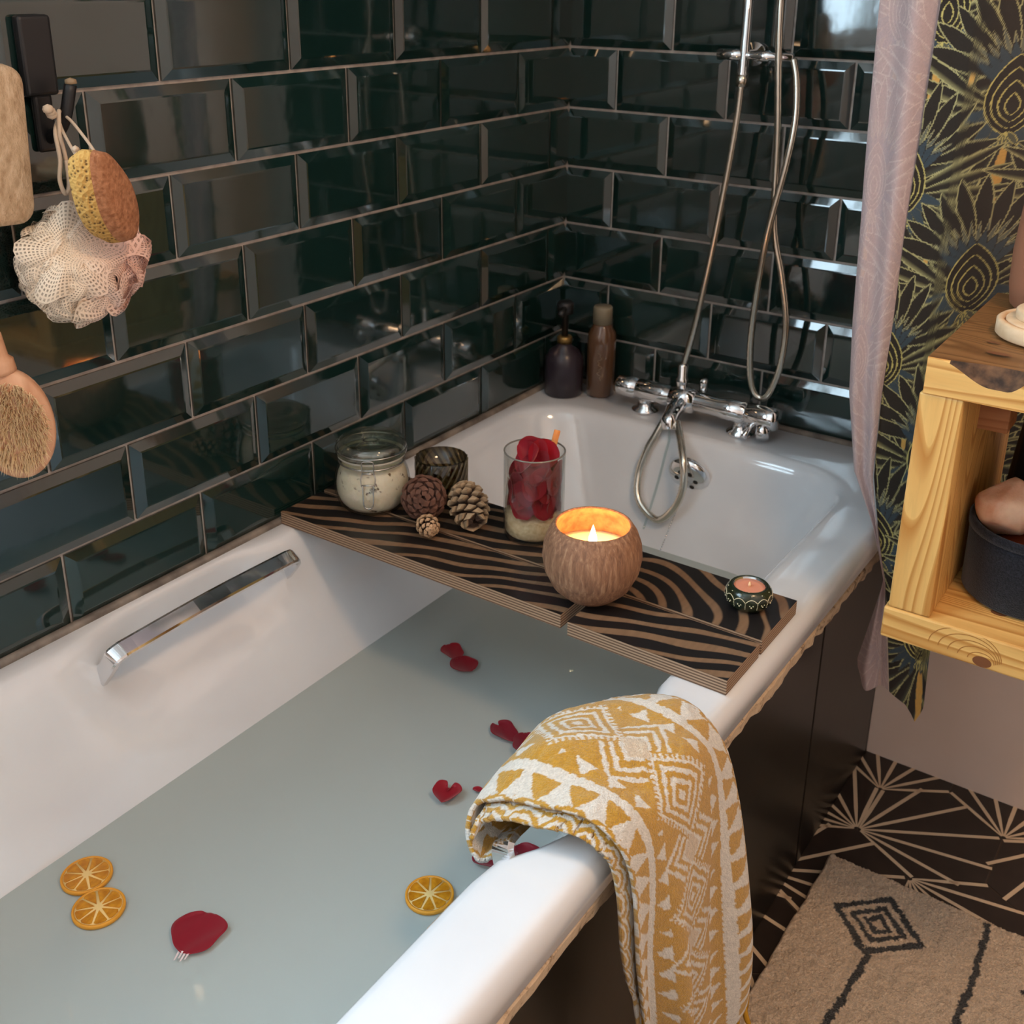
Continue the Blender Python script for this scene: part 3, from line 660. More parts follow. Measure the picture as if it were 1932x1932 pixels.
def orange(label, x, y, r, rz, tilt=(0, 0), n=9, dz=0):
    o = thing('orange_slice', label, 'orange slice', (x, y, WATER+.0006+dz), (tilt[0], tilt[1], rz), 'orange slices floating in the bath')
    g = G(); g.lathe([(r*.90, .0), (r, .0008), (r, .0042), (r*.965, .0050), (r*.90, .0048)], 44, closed=True); g.obj('rind', M_rind, o)
    g = G(); g.lathe([(0, .0003), (r*.90, .0003), (r*.90, .0042), (0, .0042)], 44); g.obj('pith', M_pith, o)
    rq = random.Random(int(x*1000))
    for k in range(n):
        a0 = 2*PI*(k+.07)/n; a1 = 2*PI*(k+.93)/n; P = []; ri = r*(.16+.05*rq.random())
        P.append((ri*math.cos((a0+a1)/2), ri*math.sin((a0+a1)/2)))
        for j in range(7):
            a = lerp(a0, a1, j/6); rr_ = r*(.86-(.05 if j in (0, 6) else 0)); P.append((rr_*math.cos(a), rr_*math.sin(a)))
        m = len(P)
        new('segment', [(p[0], p[1], .0040) for p in P]+[(p[0], p[1], .0050) for p in P], [tuple(range(m, 2*m))]+[(j, (j+1) % m, m+(j+1) % m, m+j) for j in range(m)], M_seg, o, False)
    return o
M_tip = Mat('petal_tip', (226, 206, 204), .5)
big = [o for o in bpy.data.objects if o.get('label', '').startswith('largest flat rose petal')][0]
V = []
for k, a in enumerate((-.5, -.15, .2, .55)):
    V += [(-.0235, .006*a*1.6, .0012), (-.0325-.003*(k % 2), .009*a, .0016), (-.0330-.003*(k % 2), .009*a+.0014, .0014), (-.0235, .006*a*1.6+.0024, .0012)]
tp_ = new('petal_tip', V, [(4*k, 4*k+1, 4*k+2, 4*k+3) for k in range(4)], M_tip, big, False); tag(tp_, 'pale torn petal tip')
orange('pale dried orange slice floating against the bath wall, touching another slice', .1700, -1.2015, .0265, .2, (0, 0))
orange('dried orange slice with a white centre floating just off the wall, touching another slice', .2180, -1.2219, .0265, .5, (0, .0))
orange('bright single orange slice floating alone below the towel', .4835, -1.0135, .0255, .1, (0, 0), 9)

# ================================================================== TOWEL
def towel_col(a, b):
    """a: metres along the length, b: metres across (-.1...1)"""
    wob = .0012*(vnoise(a*300, b*300, 3)-.5)*2; a = a+wob; b = b+.0012*(vnoise(a*300+9, b*300, 5)-.5)*2
    ab = np.abs(b); P = .118
    q = ((a+.03) % P)-P/2; aq = np.abs(q)
    white = np.zeros_like(a)
    f = aq*.95+ab*1.0
    ring = (((f % .0125) < .0058) & (f < .041))
    white = np.where(ring, 1, white)
    tooth = (f >= .041) & (f < .047) & (((aq-ab) % .008) < .004); white = np.where(tooth, 1, white)
    # chevrons between diamonds
    h = P/2-aq; chev = (f >= .050) & (ab < .048) & ((((h+ab*.9)) % .0135) < .0062) & (h+ab*.9 < .052) & (ab > .004); white = np.where(chev & (h > .0), 1, white)
    patch = (h*.9+ab < .0155); white = np.where(patch, .62, white)
    # triangles at the sides of the band
    tq = (a+.012) % .030-.015; tri = (ab > .046) & (ab < .060) & (np.abs(tq) < (.0605-ab)*.75) & (aq > .012); white = np.where(tri, 1, white)
    # border line and outer leaves
    line = (ab > .0635) & (ab < .0705); white = np.where(line, 1, white)
    outb = ab >= .0705; to = (a % .036)-.018
    leaf = (np.abs(to) < .0135*np.clip((.0985-ab)/.022, 0, 1)**.7) & (ab > .0745); arc = (ab > .098) & ((np.sqrt(to**2+(ab-.125)**2) % .008) < .0042)
    white = np.where(outb, np.where(leaf | arc, 0, 1), white)
    return white
M_towel = Mat('terry_towel', (200, 160, 80), .95, spec=.1, sheen=.4); M_towel.color(M_towel.attr())
v = M_towel.coords(); M_towel.bump(M_towel.noise(v, 700, 3, .6), .9, .003)
def cat_arr(P, t):
    """catmull-rom through rows of P (n,3) at parameters t in [0,n-1]"""
    n = len(P); k = np.clip(np.floor(t).astype(int), 0, n-2); u = (t-k)[:, None]
    g_ = lambda i: P[np.clip(i, 0, n-1)]
    p0 = np.where((k == 0)[:, None], 2*g_(k)-g_(k+1), g_(k-1)); p3 = np.where((k >= n-2)[:, None], 2*g_(k+1)-g_(k), g_(k+2)); p1 = g_(k); p2 = g_(k+1)
    return .5*(2*p1+(p2-p0)*u+(2*p0-5*p1+4*p2-p3)*u**2+(3*p1-p0-3*p2+p3)*u**3)
TWN = np.array([(.606, -1.060, .548), (.593, -1.076, .543), (.5790, -1.074, .562), (.5800, -1.062, .592), (.6080, -1.056, .611), (.6500, -1.052, .611), (.6880, -1.042, .605), (.7140, -1.034, .588), (.7240, -1.028, .545), (.7300, -1.024, .470), (.7330, -1.010, .400), (.7320, -.985, .320), (.731, -.965, .25)])
TWM = np.array([(.598, -.975, .542), (.585, -.975, .542), (.5720, -.975, .570), (.5810, -.968, .606), (.6130, -.962, .630), (.6520, -.957, .634), (.6930, -.952, .624), (.7250, -.947, .596), (.7370, -.942, .530), (.7420, -.937, .450), (.7450, -.928, .360), (.7450, -.915, .260), (.744, -.90, .17)])
TWF = np.array([(.604, -.885, .548), (.595, -.880, .554), (.5900, -.872, .572), (.6000, -.868, .595), (.6280, -.862, .612), (.6600, -.857, .615), (.6960, -.853, .609), (.7240, -.847, .583), (.7340, -.835, .525), (.7400, -.822, .450), (.7450, -.808, .365), (.7480, -.795, .300), (.748, -.79, .265)])
def towel_sheet(name, parent, s0, s1, v0, v1, ns, nv, off, lab=None, wr=1.0):
    t = np.linspace(s0, s1, ns); A = cat_arr(TWN, t); B = cat_arr(TWM, t); C = cat_arr(TWF, t)
    vv_ = np.linspace(v0, v1, nv)[None, :, None]; A = A[:, None]; B = B[:, None]; C = C[:, None]
    P = A*(1-vv_)*(1-2*vv_)+4*B*vv_*(1-vv_)+C*vv_*(2*vv_-1)
    # folds on the hanging part, soft bumps on top
    T = t[:, None]; U = vv_[0, :, 0][None, :]
    hang = sm(7.2, 10.5, T); P[:, :, 0] += hang*(.010*np.sin(U*11+.5+T*.35)+.006*np.sin(U*21+1))*wr
    top = (1-sm(6.5, 8, T)); P[:, :, 2] += top*(.004*np.sin(U*7+T*1.3)+.003*np.sin(U*13-T*2))*wr; P[:, :, 2] += .0015*(vnoise(T*9+U*0, U*28+T*0, 6)-.5)
    d1 = np.gradient(P, axis=0); d2 = np.gradient(P, axis=1); N = np.cross(d1, d2); N /= np.linalg.norm(N, axis=2, keepdims=True)+1e-9
    P = P-N*off
    L = np.concatenate([[0], np.cumsum(np.linalg.norm(np.diff(P[:, nv//2], axis=0), axis=1))])
    wd = .205; a = np.repeat(L[:, None], nv, 1); b = (U-.5)*wd*np.ones_like(a)
    w = towel_col(a.ravel(), b.ravel())[:, None]; col = lin((196, 146, 46))*(1-w)+lin((226, 218, 206))*w
    col = col*(.86+.28*np.random.RandomState(4).rand(len(col), 1))
    o = new(name, P.reshape(-1, 3), grid_faces(ns, nv), M_towel, parent, True, colors=col); solid(o, .0045, 0); return o, P
np.random.seed(3)
towel = thing('hand_towel', 'mustard and white patterned terry towel draped over the bath rim', 'towel')
main, MP = towel_sheet('outer_layer', towel, 0, 12, .0, 1.0, 420, 170, .0)
under, UP = towel_sheet('inner_layer', towel, 2.2, 10.6, -.07, .60, 260, 110, -.010 if False else .010, wr=.8)
M_fringe = Mat('mustard_fringe', (188, 138, 44), .95, spec=.1)
rf = random.Random(2)
for (Pm, n) in ((MP, 26), (UP, 13)):
    row = Pm[-1]
    for k in range(n):
        p = row[int((k+.5)/n*(len(row)-1))]; L = rf.uniform(.022, .040); ox, oy = rf.uniform(-.008, .008), rf.uniform(-.012, .012)
        g = G(); g.tube(catmull([(p[0], p[1], p[2]+.004), (p[0]+ox*.4, p[1]+oy*.3, p[2]-L*.5), (p[0]+ox, p[1]+oy, p[2]-L)], 3), [.0022, .0026, .003, .0032, .003, .0026, .0012], 6); g.obj('tassel', M_fringe, towel)

# ================================================================== TAP, SHOWER HOSES
tap = thing('bath_mixer_tap', 'chrome bath shower mixer tap on the far bath rim', 'tap', (.31, -.068, RIM))
T0 = Vector((.31, -.068, RIM))
def rel(p): return tuple(Vector(p)-T0)
zc = RIM+.040
g = G(); g.lathe([(0, -.150), (.014, -.149), (.018, -.145), (.0185, -.112), (.0160, -.110), (.0160, -.108), (.0185, -.106), (.0185, -.052), (.0165, -.046), (.0165, .045), (.0185, .055), (.0190, .092), (.0165, .094), (.0165, .097), (.0195, .099), (.0195, .143), (.017, .149), (0, .150)], 32, (0, 0, zc-RIM), axis='x'); g.obj('mixer_bar', M_chrome, tap)
for x in (-.095, .085):
    g = G(); g.lathe([(0, 0), (.024, 0), (.024, .004), (.015, .009), (.013, .020), (.014, .030)], 24, (x, .004, .0005)); g.obj('pillar', M_chrome, tap)
g = G(); g.lathe([(0, -.024), (.020, -.022), (.024, 0), (.020, .022), (0, .024)], 24, (-.02, -.002, zc-RIM), axis='x'); g.obj('valve_body', M_chrome, tap)
g = G(); g.tube(catmull([(-.02, -.012, .038), (-.018, -.040, .032), (-.015, -.062, .022), (-.012, -.066, .008)], 6), [.015]*8+[.014]*6+[.013]*5, 16); g.obj('spout', M_chrome, tap)
g = G(); g.lathe([(0, 0), (.010, .001), (.011, .020), (.008, .024), (.009, .044), (.006, .048), (0, .048)], 18, (-.027, .002, .055)); g.obj('diverter', M_chrome, tap)
g = G(); g.lathe([(0, 0), (.007, .001), (.007, .02), (.005, .024), (0, .024)], 14, (.012, .006, .058)); g.obj('diverter', M_chrome, tap)
g = G(); g.tube([(.128, -.004, .034), (.130, -.014, .022), (.134, -.022, .012)], [.011, .012, .010], 14); g.tube([(.112, -.01, .032), (.105, -.024, .014), (.104, -.030, .008)], [.006, .005, .006], 10); g.obj('lever', M_chrome, tap)
def hose_mesh(pts, r, n=10):
    C = catmull(pts, 14); P = []; R = []
    for k, p in enumerate(C):
        P.append(p); R.append(r*(1.0 if k % 2 else .90))
    return P, R
def hose(label, pts, r=.0062):
    o = thing('shower_hose', label, 'hose', pts[0]); P, R = hose_mesh(pts, r); g = G(); g.tube([p-Vector(pts[0]) for p in P], R, 10)
    ho = g.obj('metal_sleeve', M_hose, o); return o
h1 = hose('metal shower hose rising from the mixer tap to the wall rail', [(.2830, -.064, RIM+.098), (.2960, -.060, .735), (.312, -.055, .8426), (.327, -.052, .965), (.338, -.05, 1.070), (.3415, -.05, 1.130)], .0058)
h2 = hose('metal shower hose hanging in a long loop on the tiles', [(.398, -.068, 1.60), (.4013, -.069, 1.2546), (.4134, -.066, 1.0655), (.4175, -.056, .925), (.437, -.052, .84), (.4503, -.050, .765), (.4460, -.048, .690), (.428, -.046, .637), (.408, -.046, .637), (.397, -.050, .675), (.397, -.058, .76), (.413, -.073, .90), (.4330, -.070, 1.02), (.4385, -.064, 1.085), (.4320, -.056, 1.140), (.4215, -.050, 1.172)], .0058)
h3 = hose('grey shower hose looped inside the bath below the tap', [(.2855, -.128, RIM+.022), (.2760, -.140, .562), (.2658, -.15, .5347), (.26, -.164, .494), (.273, -.182, .4560), (.3142, -.193, .4362), (.344, -.192, .467), (.3560, -.190, .5074), (.3500, -.182, .5450), (.332, -.158, .568), (.308, -.128, .590)], .0066)
riser = thing('shower_rail', 'chrome shower rail with crossbar fixed to the tiled wall', 'shower rail', (.3425, -.05, 1.13))
g = G(); g.lathe([(0, 0), (.0088, .0), (.0088, .018), (.0078, .02), (.0078, .70), (0, .70)], 18, (0, 0, 0)); g.obj('pipe', M_chrome, riser)
g = G(); g.lathe([(0, -.002), (.0098, -.002), (.0098, .016), (0, .016)], 8, (0, 0, 0)); g.obj('nut', M_hose, riser)
g = G(); g.lathe([(0, -.043), (.0085, -.042), (.0085, -.004), (.006, -.002), (.006, .020), (.0082, .024), (.0082, .040), (.0062, .043), (.0062, .078), (0, .079)], 18, (0, 0, .044), axis='x'); g.obj('crossbar', M_chrome, riser)
for z in (.044, .66):
    g = G(); g.lathe([(0, 0), (.007, 0), (.007, .036), (.018, .037), (.018, .0455), (0, .0455)], 18, (0, 0.0006, z), axis='y'); g.obj('wall_bracket', M_chrome, riser)
g = G(); g.tube(catmull([(0, 0, .69), (0, -.02, .72), (.0, -.10, .74), (0, -.16, .72)], 6), .008, 12); g.lathe([(0, 0), (.05, 0), (.052, .006), (.03, .015), (.01, .03), (0, .03)], 28, (0, -.165, .69)); g.obj('shower_head', M_chrome, riser)
# bottles on the corner of the rim
M_bot1 = Mat('dark_plum_bottle', (46, 38, 46), .28, spec=.5); M_gold = Mat('dull_gold', (150, 120, 70), .35, .8)
b1 = thing('pump_bottle', 'dark plum pump bottle in the corner of the bath rim', 'bottle', (.0505, -.074, RIM+.0006))
g = G(); g.lathe([(0, 0), (.031, 0), (.0345, .003), (.0350, .05), (.0340, .068), (.027, .082), (.014, .091), (.0125, .097), (0, .097)], 36); g.obj('bottle_body', M_bot1, b1)
g = G(); g.lathe([(.0, .097), (.0135, .097), (.0135, .107), (.011, .110), (0, .110)], 24); g.obj('collar', M_gold, b1)
g = G(); g.lathe([(0, .110), (.006, .110), (.006, .150), (.0145, .152), (.015, .170), (.011, .174), (0, .174)], 20); g.tube([(0, 0, .163), (.012, -.03, .163), (.013, -.038, .158)], .0055, 10); g.obj('pump', M_black, b1)
M_bot2 = Mat('brown_bottle', (92, 64, 44), .16, spec=.6, coat=.5); M_cap = Mat('tan_cap', (128, 118, 98), .5)
b2 = thing('slim_bottle', 'slim brown bottle with a tan cap in the corner of the bath rim', 'bottle', (.1080, -.040, RIM+.0006))
g = G(); g.lathe([(0, 0), (.0225, 0), (.0255, .003), (.0258, .10), (.0245, .118), (.018, .130), (.0165, .135), (0, .135)], 32); g.obj('bottle_body', M_bot2, b2)
g = G(); g.lathe([(0, .135), (.0172, .135), (.0172, .164), (.0155, .167), (0, .167)], 28); g.obj('cap', M_cap, b2)
M_scr = Mat('pale_script', (140, 116, 94), .5)
g = G(); P = []
for k in range(60):
    t = k/59; zz = .035+.052*t; a = -1.15+.10*math.sin(t*17)+.07*math.sin(t*41+1); r = .0262 if zz < .1 else .0262; P.append((r*math.cos(a), r*math.sin(a), zz))
g.tube(P, .0007, 5); g.obj('script_mark', M_scr, b2)

# ================================================================== SHOWER CURTAIN
def leaf(cv, cx, cy, ang, L, Wd, fill, edge, ew=.0012, pw=.8, grad=None, soft=None):
    """paint one feather (outlined leaf) on the canvas arrays"""
    U, Vv, colr = cv; i0, i1 = np.searchsorted(U[:, 0], (cx-L-Wd, cx+L+Wd))
    if i1 <= i0: return
    U = U[i0:i1]; Vv = Vv[i0:i1]; sub = colr[i0:i1]
    jm = (np.abs(Vv[0]-cy) < L+Wd+.08); j0 = int(np.argmax(jm)); j1 = len(jm)-int(np.argmax(jm[::-1]))
    if not jm.any(): return
    U = U[:, j0:j1]; Vv = Vv[:, j0:j1]; sub = sub[:, j0:j1]
    c, s_ = math.cos(ang), math.sin(ang); du = U-cx; dv = Vv-cy; p = (du*c+dv*s_)/L; q = -du*s_+dv*c
    m = (p > 0) & (p < 1); w = Wd*np.sin(PI*np.clip(p, 0, 1)**pw)**.75; aq = np.abs(q); inside = m & (aq < w)
    if not inside.any(): return
    f = lin(fill)[None]*np.ones((int(inside.sum()), 1))
    if grad is not None:
        t = np.clip(p[inside], 0, 1)[:, None]; f = f*(1-t)+lin(grad)[None]*t
    if soft is not None:                                   # lighter vane along one side
        t = np.clip((q[inside]/np.maximum(w[inside], 1e-6)-.15)/.85, 0, 1)[:, None]*.75; f = f*(1-t)+lin(soft)[None]*t
    sub[inside] = f
    sub[m & (aq < w) & (aq > w-ew)] = lin(edge)
def feather_canvas(U, Vv, pal):
    bgc, dk, dk2, ln, ln2, gold, blue, pale = pal
    colr = np.ones(U.shape+(3,), np.float32)*lin(bgc); cv = (U, Vv, colr); r = random.Random(21)
    def fan(cx, cy, a0, a1, n, L, Wd, fill, edge, grad=None, ew=.0012, jit=.05, soft=None, pw=.8):
        for k in range(n):
            a = math.radians(lerp(a0, a1, k/(n-1))); leaf(cv, cx, cy, a, L*(1+jit*r.uniform(-1, 1)), Wd, fill, edge, ew, pw, grad, soft)
    def motif(cx, cy, S, t=0):
        fan(cx, cy-.02*S, 205, 335, 8, .165*S, .0115*S, dk, ln, None, .0015, soft=dk2, pw=1.1)        # tail
        fan(cx, cy+.005*S, 150, 200, 5, .150*S, .0085*S, dk, ln, None, .0013, soft=ln, pw=1.2)         # wing bars
        fan(cx, cy+.005*S, -20, 30, 5, .150*S, .0085*S, dk, ln, None, .0013, soft=ln, pw=1.2)
        leaf(cv, cx, cy-.03*S, math.radians(266), .150*S, .0065*S, gold, dk2, .0006, .7); leaf(cv, cx+.045*S, cy-.04*S, math.radians(272), .12*S, .0045*S, gold, dk2, .0006, .7)
        fan(cx, cy+.045*S, 18, 162, 11, .118*S, .0110*S, dk, ln, None, .0014, pw=1.3)                   # dark scalloped ruff
        fan(cx, cy+.045*S, 30, 150, 13, .062*S, .0036*S, pale, pale, blue, .0010, .12)                   # pale spikes
        fan(cx, cy+.035*S, 35, 145, 8, .055*S, .0075*S, blue, dk, None, .0008)
        fan(cx, cy+.012*S, 195, 345, 9, .062*S, .0070*S, blue, dk2, None, .0008)                        # blue skirt
        for k in range(4):                                                                             # concentric teardrop body
            q = 1-k*.24; leaf(cv, cx, cy-.022*S+.008*S*k, PI/2, .096*S*q, .029*S*q, dk, ln2, .0016, .85)
        fan(cx, cy-.018*S, 235, 305, 5, .022*S, .0040*S, dk2, ln2, None, .0009)
    for cx, cy, S in ((.045, 1.62, 1.0), (.21, 1.50, 1.0), (.0, 1.40, .9), (.125, 1.43, 1.0), (.29, 1.36, 1.), (.015, 1.235, .95), (.19, 1.245, 1.0), (.105, 1.130, 1.0), (.33, 1.15, 1.0), (-.005, 1.03, .9), (.225, 1.02, .95), (.095, .905, .95), (.31, .90, 1.0), (.0, .80, .85), (.19, .76, .95), (.075, .665, .95), (.30, .66, 1.0), (.0, .55, .85), (.13, .50, .9), (.05, .40, .8), (.10, 1.85, 1.), (.28, 1.78, 1.)):
        motif(cx, cy, S)
    return colr
PAL_F = ((40, 36, 32), (44, 40, 36), (86, 90, 78), (170, 168, 120), (190, 182, 112), (196, 156, 84), (58, 72, 82), (150, 148, 112))
PAL_B = ((206, 184, 182), (204, 181, 180), (208, 187, 185), (222, 204, 200), (222, 202, 197), (216, 190, 182), (200, 180, 182), (216, 196, 190))
curtain = thing('shower_curtain', 'shower curtain printed with dark feathers, pale pink reverse folded over', 'curtain')
zt = [2.1, 1.6, 1.262, 1.092, .99, .864, .761, .655, .582, .54, .5055, .46, .36, .30]
XLt = [.612, .612, .6151, .6198, .624, .6278, .6343, .6526, .690, .705, .715, .708, .692, .700]
XFt = [.692, .690, .6884, .6850, .6826, .6831, .6817, .6852, .700, .710, .7195, .728, .743, .752]
def curt(part, nu, nz, fn, ztop, hem, pal, matname, trans, vflip=False):
    us = np.linspace(0, 1, nu); ts = np.concatenate([np.linspace(0, .58, int(nz*.88)), np.linspace(.58, 1, nz-int(nz*.88)+1)[1:]]); V = np.zeros((nu, nz, 3)); UU = np.zeros((nu, nz)); ZZ = np.zeros((nu, nz))
    for i, u in enumerate(us):
        zb = hem(u)
        for j, t in enumerate(ts):
            z = lerp(zb, ztop, t); x, y, l = fn(u, z); V[i, j] = (x, y, z); UU[i, j] = l; ZZ[i, j] = z
    colr = feather_canvas(UU, ZZ, pal).reshape(-1, 3); colr = colr*(.9+.2*vnoise(UU*900, ZZ*900, 3).reshape(-1, 1))
    M = Mat(matname, (120, 120, 120), .8, spec=.2, sheen=.2); M.color(M.attr())
    td = M.node('ShaderNodeBsdfTranslucent'); M.link(M.attr(), td.inputs[0]); mx = M.node('ShaderNodeMixShader'); mx.inputs[0].default_value = trans
    M.link(M.b.outputs[0], mx.inputs[1]); M.link(td.outputs[0], mx.inputs[2]); M.link(mx.outputs[0], M.out.inputs[0])
    o = new(part, V.reshape(-1, 3), grid_faces(nu, nz), M, curtain, True, colors=colr); return o
def f_flap(u, z):
    xl = interp(z, zt[::-1], XLt[::-1]); xf = interp(z, zt[::-1], XFt[::-1]); w = xf-xl
    x = lerp(xl, xf, u); y = -.285-.012*math.sin(u*PI)*min(1, w/.05)-.012*u+.006*math.sin(u*9+z*4); return x, y, -.03+u*.105+.0*z
def f_print(u, z):
    xf = interp(z, zt[::-1], XFt[::-1]); d = u*.19; u = d/.36
    x = xf+d*.86; y = -.297+.200*sm(0, .6, u)*1.0+.014*math.sin(u*15+.6+z*1.2)*min(1, u*8)
    return x, float(y), d*1.05+.004
fl = curt('reverse_flap', 90, 760, f_flap, 2.1, lambda u: .345-.010*math.sin(u*5)-.015*u, PAL_B, 'curtain_reverse', .35)
tag(fl, 'pale pink reverse side with faint feather outlines')
def hem_p(u): return interp(u*.19/.36, [0, .06, .10, .13, .16, .22, 1], [.335, .315, .285, .31, .40, .46, .50])
pr_ = curt('printed_panel', 165, 900, f_print, 2.1, hem_p, PAL_F, 'curtain_print', .10)
tag(pr_, 'dark feather print with yellow outlines')
rail = thing('curtain_rail', 'white curtain rail running above the outer side of the bath', 'rail', (.66, -.85, 2.1))
g = G(); g.tube([(0, -.85+.0, .03), (0, .848, .03)], .011, 14); g.obj('pole', M_pvc, rail)
for k in range(9):
    y = .85-.02-.042*k; g = G(); g.tube([(.018*math.cos(a), y, .026+.022*math.sin(a)-.004) for a in np.linspace(0, 2*PI, 18)[:-1]], .0018, 6, loop=True); g.obj('ring', M_pvc, rail)

# ================================================================== WOODEN SHELF UNIT
def pine(name, axis, a=(226, 180, 108), b=(184, 126, 60), dark=None):
    M = Mat(name, a, .5, spec=.35)
    sc = {'x': (.10, 1, 1), 'z': (1, 1, .10), 'y': (1, .10, 1)}[axis]
    v = M.coords('Object', sc); fine = M.noise(v, 300, 3)
    iso = M.node('ShaderNodeMath', operation='MULTIPLY'); iso.inputs[1].default_value = 26; M.link(M.noise(v, 11, 1, .4, .3), iso.inputs[0])
    fq = M.node('ShaderNodeMath', operation='FRACT'); M.link(iso.outputs[0], fq.inputs[0])
    c = M.ramp(fq.outputs[0], [(.0, a), (.5, tuple(int(lerp(p, q, .25)) for p, q in zip(a, b))), (.86, b), (.97, tuple(int(lerp(p, q, .5)) for p, q in zip(a, b))), (1.0, a)])
    c = M.mix(c, tuple(int(p*.82) for p in a), M.ramp(fine, [(.45, (0, 0, 0)), (.8, (150, 150, 150))]))
    if dark: c = M.mix(c, dark, M.ramp(M.noise(M.coords('Object', (.5, 1, 1)), 13, 4), [(.52, (0, 0, 0)), (.62, (230, 230, 230))]))
    M.color(c); M.bump(fine, .15, .0006); return M
M_px = pine('pine_long', 'x'); M_pz = pine('pine_upright', 'z'); M_ptop = pine('weathered_pine', 'x', (140, 100, 60), (104, 70, 38))
M_knot = Mat('wood_knot', (116, 70, 40), .55)
M_bark = Mat('dark_bark', (62, 46, 38), .85); v = M_bark.coords(); M_bark.color(M_bark.ramp(M_bark.noise(v, 70, 5), [(.35, (44, 30, 22)), (.7, (112, 80, 54))])); M_bark.bump(M_bark.noise(v, 90, 5), .8, .003)
SX0, SX1, SYF, SYB = .790, 1.05, -.560, -.252
shelf = thing('wooden_shelf', 'chunky pine shelf unit with a weathered top beside the curtain', 'shelf', (SX0, SYF, .5805))
def S(x, y, z): return (x-SX0, y-SYF, z-.5805)
def sbox(name, x0, x1, y0, y1, z0, z1, mat, par=shelf, bw=.0025):
    g = G(); a = S(x0, y0, z0); b = S(x1, y1, z1); g.box(a[0], b[0], a[1], b[1], a[2], b[2]); return bevel(g.obj(name, mat, par, False), bw)
sbox('bottom_board', SX0-.004, SX1, SYF, SYB, .5805, .6195, M_px)
sbox('upright', SX0, SX0+.046, SYF+.002, SYB, .6200, .8800, M_pz); sbox('upright', SX1-.05, SX1-.004, SYF+.002, SYB, .6200, .8800, M_pz)
# top board: front face fresh pine, upper face weathered, with a bark gouge along the front edge
nX = 70; xs = np.linspace(SX0+.004, SX1, nX); g = G()
def gouge(x): return .021*float(sm(.015, .07, x-SX0)*(1-sm(.085, .115, x-SX0)))
V = []; 
for x in xs:
    d = gouge(x)
    V += [S(x, SYF, .8805), S(x, SYF, .9195-d), S(x, SYF+d*.75+.001, .9205-d*.12 if d > .001 else .9205), S(x, SYB, .9205), S(x, SYB, .8805)]
F = []; I = []
for k in range(nX-1):
    for j in range(5):
        F.append((k*5+j, k*5+(j+1) % 5, k*5+5+(j+1) % 5, k*5+5+j)); I.append(2 if (j == 1 and gouge(xs[k]) > .0015) else (1 if j == 2 else 0))
F += [(0, 4, 3, 2, 1), tuple((nX-1)*5+j for j in range(5))]; I += [0, 0]
new('top_board', V, F, [M_px, M_ptop, M_bark], shelf, False, mi=I)
g = G(); V = []
sbox('support_block', .822, .868, -.47, -.425, .8195, .8800, pine('pinkish_block', 'x', (172, 118, 78), (150, 96, 60)))
for x in (.885, .995): sbox('wall_batten', x, x+.05, SYB+.0005, -.0005, .60, .63, M_px)
def knot(x, z, rx, rz, y=SYF-.0004, par=shelf):
    g = G(); c = S(x, y, z); g.add([c]+[(c[0]+rx*math.cos(a), c[1], c[2]+rz*math.sin(a)) for a in np.linspace(0, 2*PI, 20)[:-1]], [(0, (k+1) % 19+1, k+1) for k in range(19)]); return g.obj('knot', M_knot, par)
M_ring = Mat('growth_ring', (168, 112, 54), .5)
for q in range(5):
    g = G(); ra, rb_ = .0135+.0062*q, .0095+.0046*q; c = S(.8960-.0045*q, SYF-.0003, .5890+.0010*q); V = []
    for k in range(33):
        a = PI*k/32
        for e in (0, .0009): V.append((c[0]+(ra+e)*math.cos(a), c[1], min(c[2]+(rb_+e)*math.sin(a), .0375)))
    g.add(V, [(2*k, 2*k+1, 2*k+3, 2*k+2) for k in range(32)]); g.obj('growth_ring', M_ring, shelf)
knot(.8975, .5885, .010, .0065)
for kx, ky, rx in ((.893, -.47, .007), (.897, -.50, .006)):
    g = G(); c = S(kx, ky, .6199); g.add([c]+[(c[0]+rx*1.5*math.cos(a), c[1]+rx*math.sin(a), c[2]) for a in np.linspace(0, 2*PI, 20)[:-1]], [(0, k+1, (k+1) % 19+1) for k in range(19)]); g.obj('knot', M_knot, shelf)
for kx, ky, rx in ((.838, -.47, .004), (.852, -.507, .007)):
    g = G(); c = S(kx, ky, .9209); g.add([c]+[(c[0]+rx*1.8*math.cos(a), c[1]+rx*.7*math.sin(a), c[2]) for a in np.linspace(0, 2*PI, 20)[:-1]], [(0, k+1, (k+1) % 19+1) for k in range(19)]); g.obj('knot', M_knot, shelf)
# pale wooden lidded pot
M_pale = Mat('pale_wood', (226, 192, 152), .6); v = M_pale.coords('Object', (.3, 1, 1)); M_pale.color(M_pale.ramp(M_pale.noise(v, 60, 4), [(.3, (214, 178, 138)), (.7, (234, 204, 168))]))
pot = thing('wooden_dish', 'low pale round wooden dish with a stepped lid on the shelf', 'dish', (.8860, -.415, .9211))
g = G(); g.lathe([(0, 0), (.056, 0), (.058, .002), (.058, .016), (.0555, .018), (.051, .0175), (.050, .012), (0, .012)], 48); g.obj('base', M_pale, pot)
g = G(); g.lathe([(0, .0122), (.0485, .0122), (.0485, .0175), (.047, .019), (.041, .019), (.040, .0195)], 48); g.obj('lid', M_pale, pot)
g = G(); g.lathe([(0, .0192), (.0385, .0192), (.0395, .021), (.0395, .0285), (.038, .030), (0, .0305)], 48); g.obj('lid_disc', M_pale, pot)
M_clay = Mat('clay_pot', (150, 100, 74), .6)
pv = thing('clay_vase', 'tall tan clay vase behind the wooden dish on the shelf', 'vase', (.8600, -.3020, .9211))
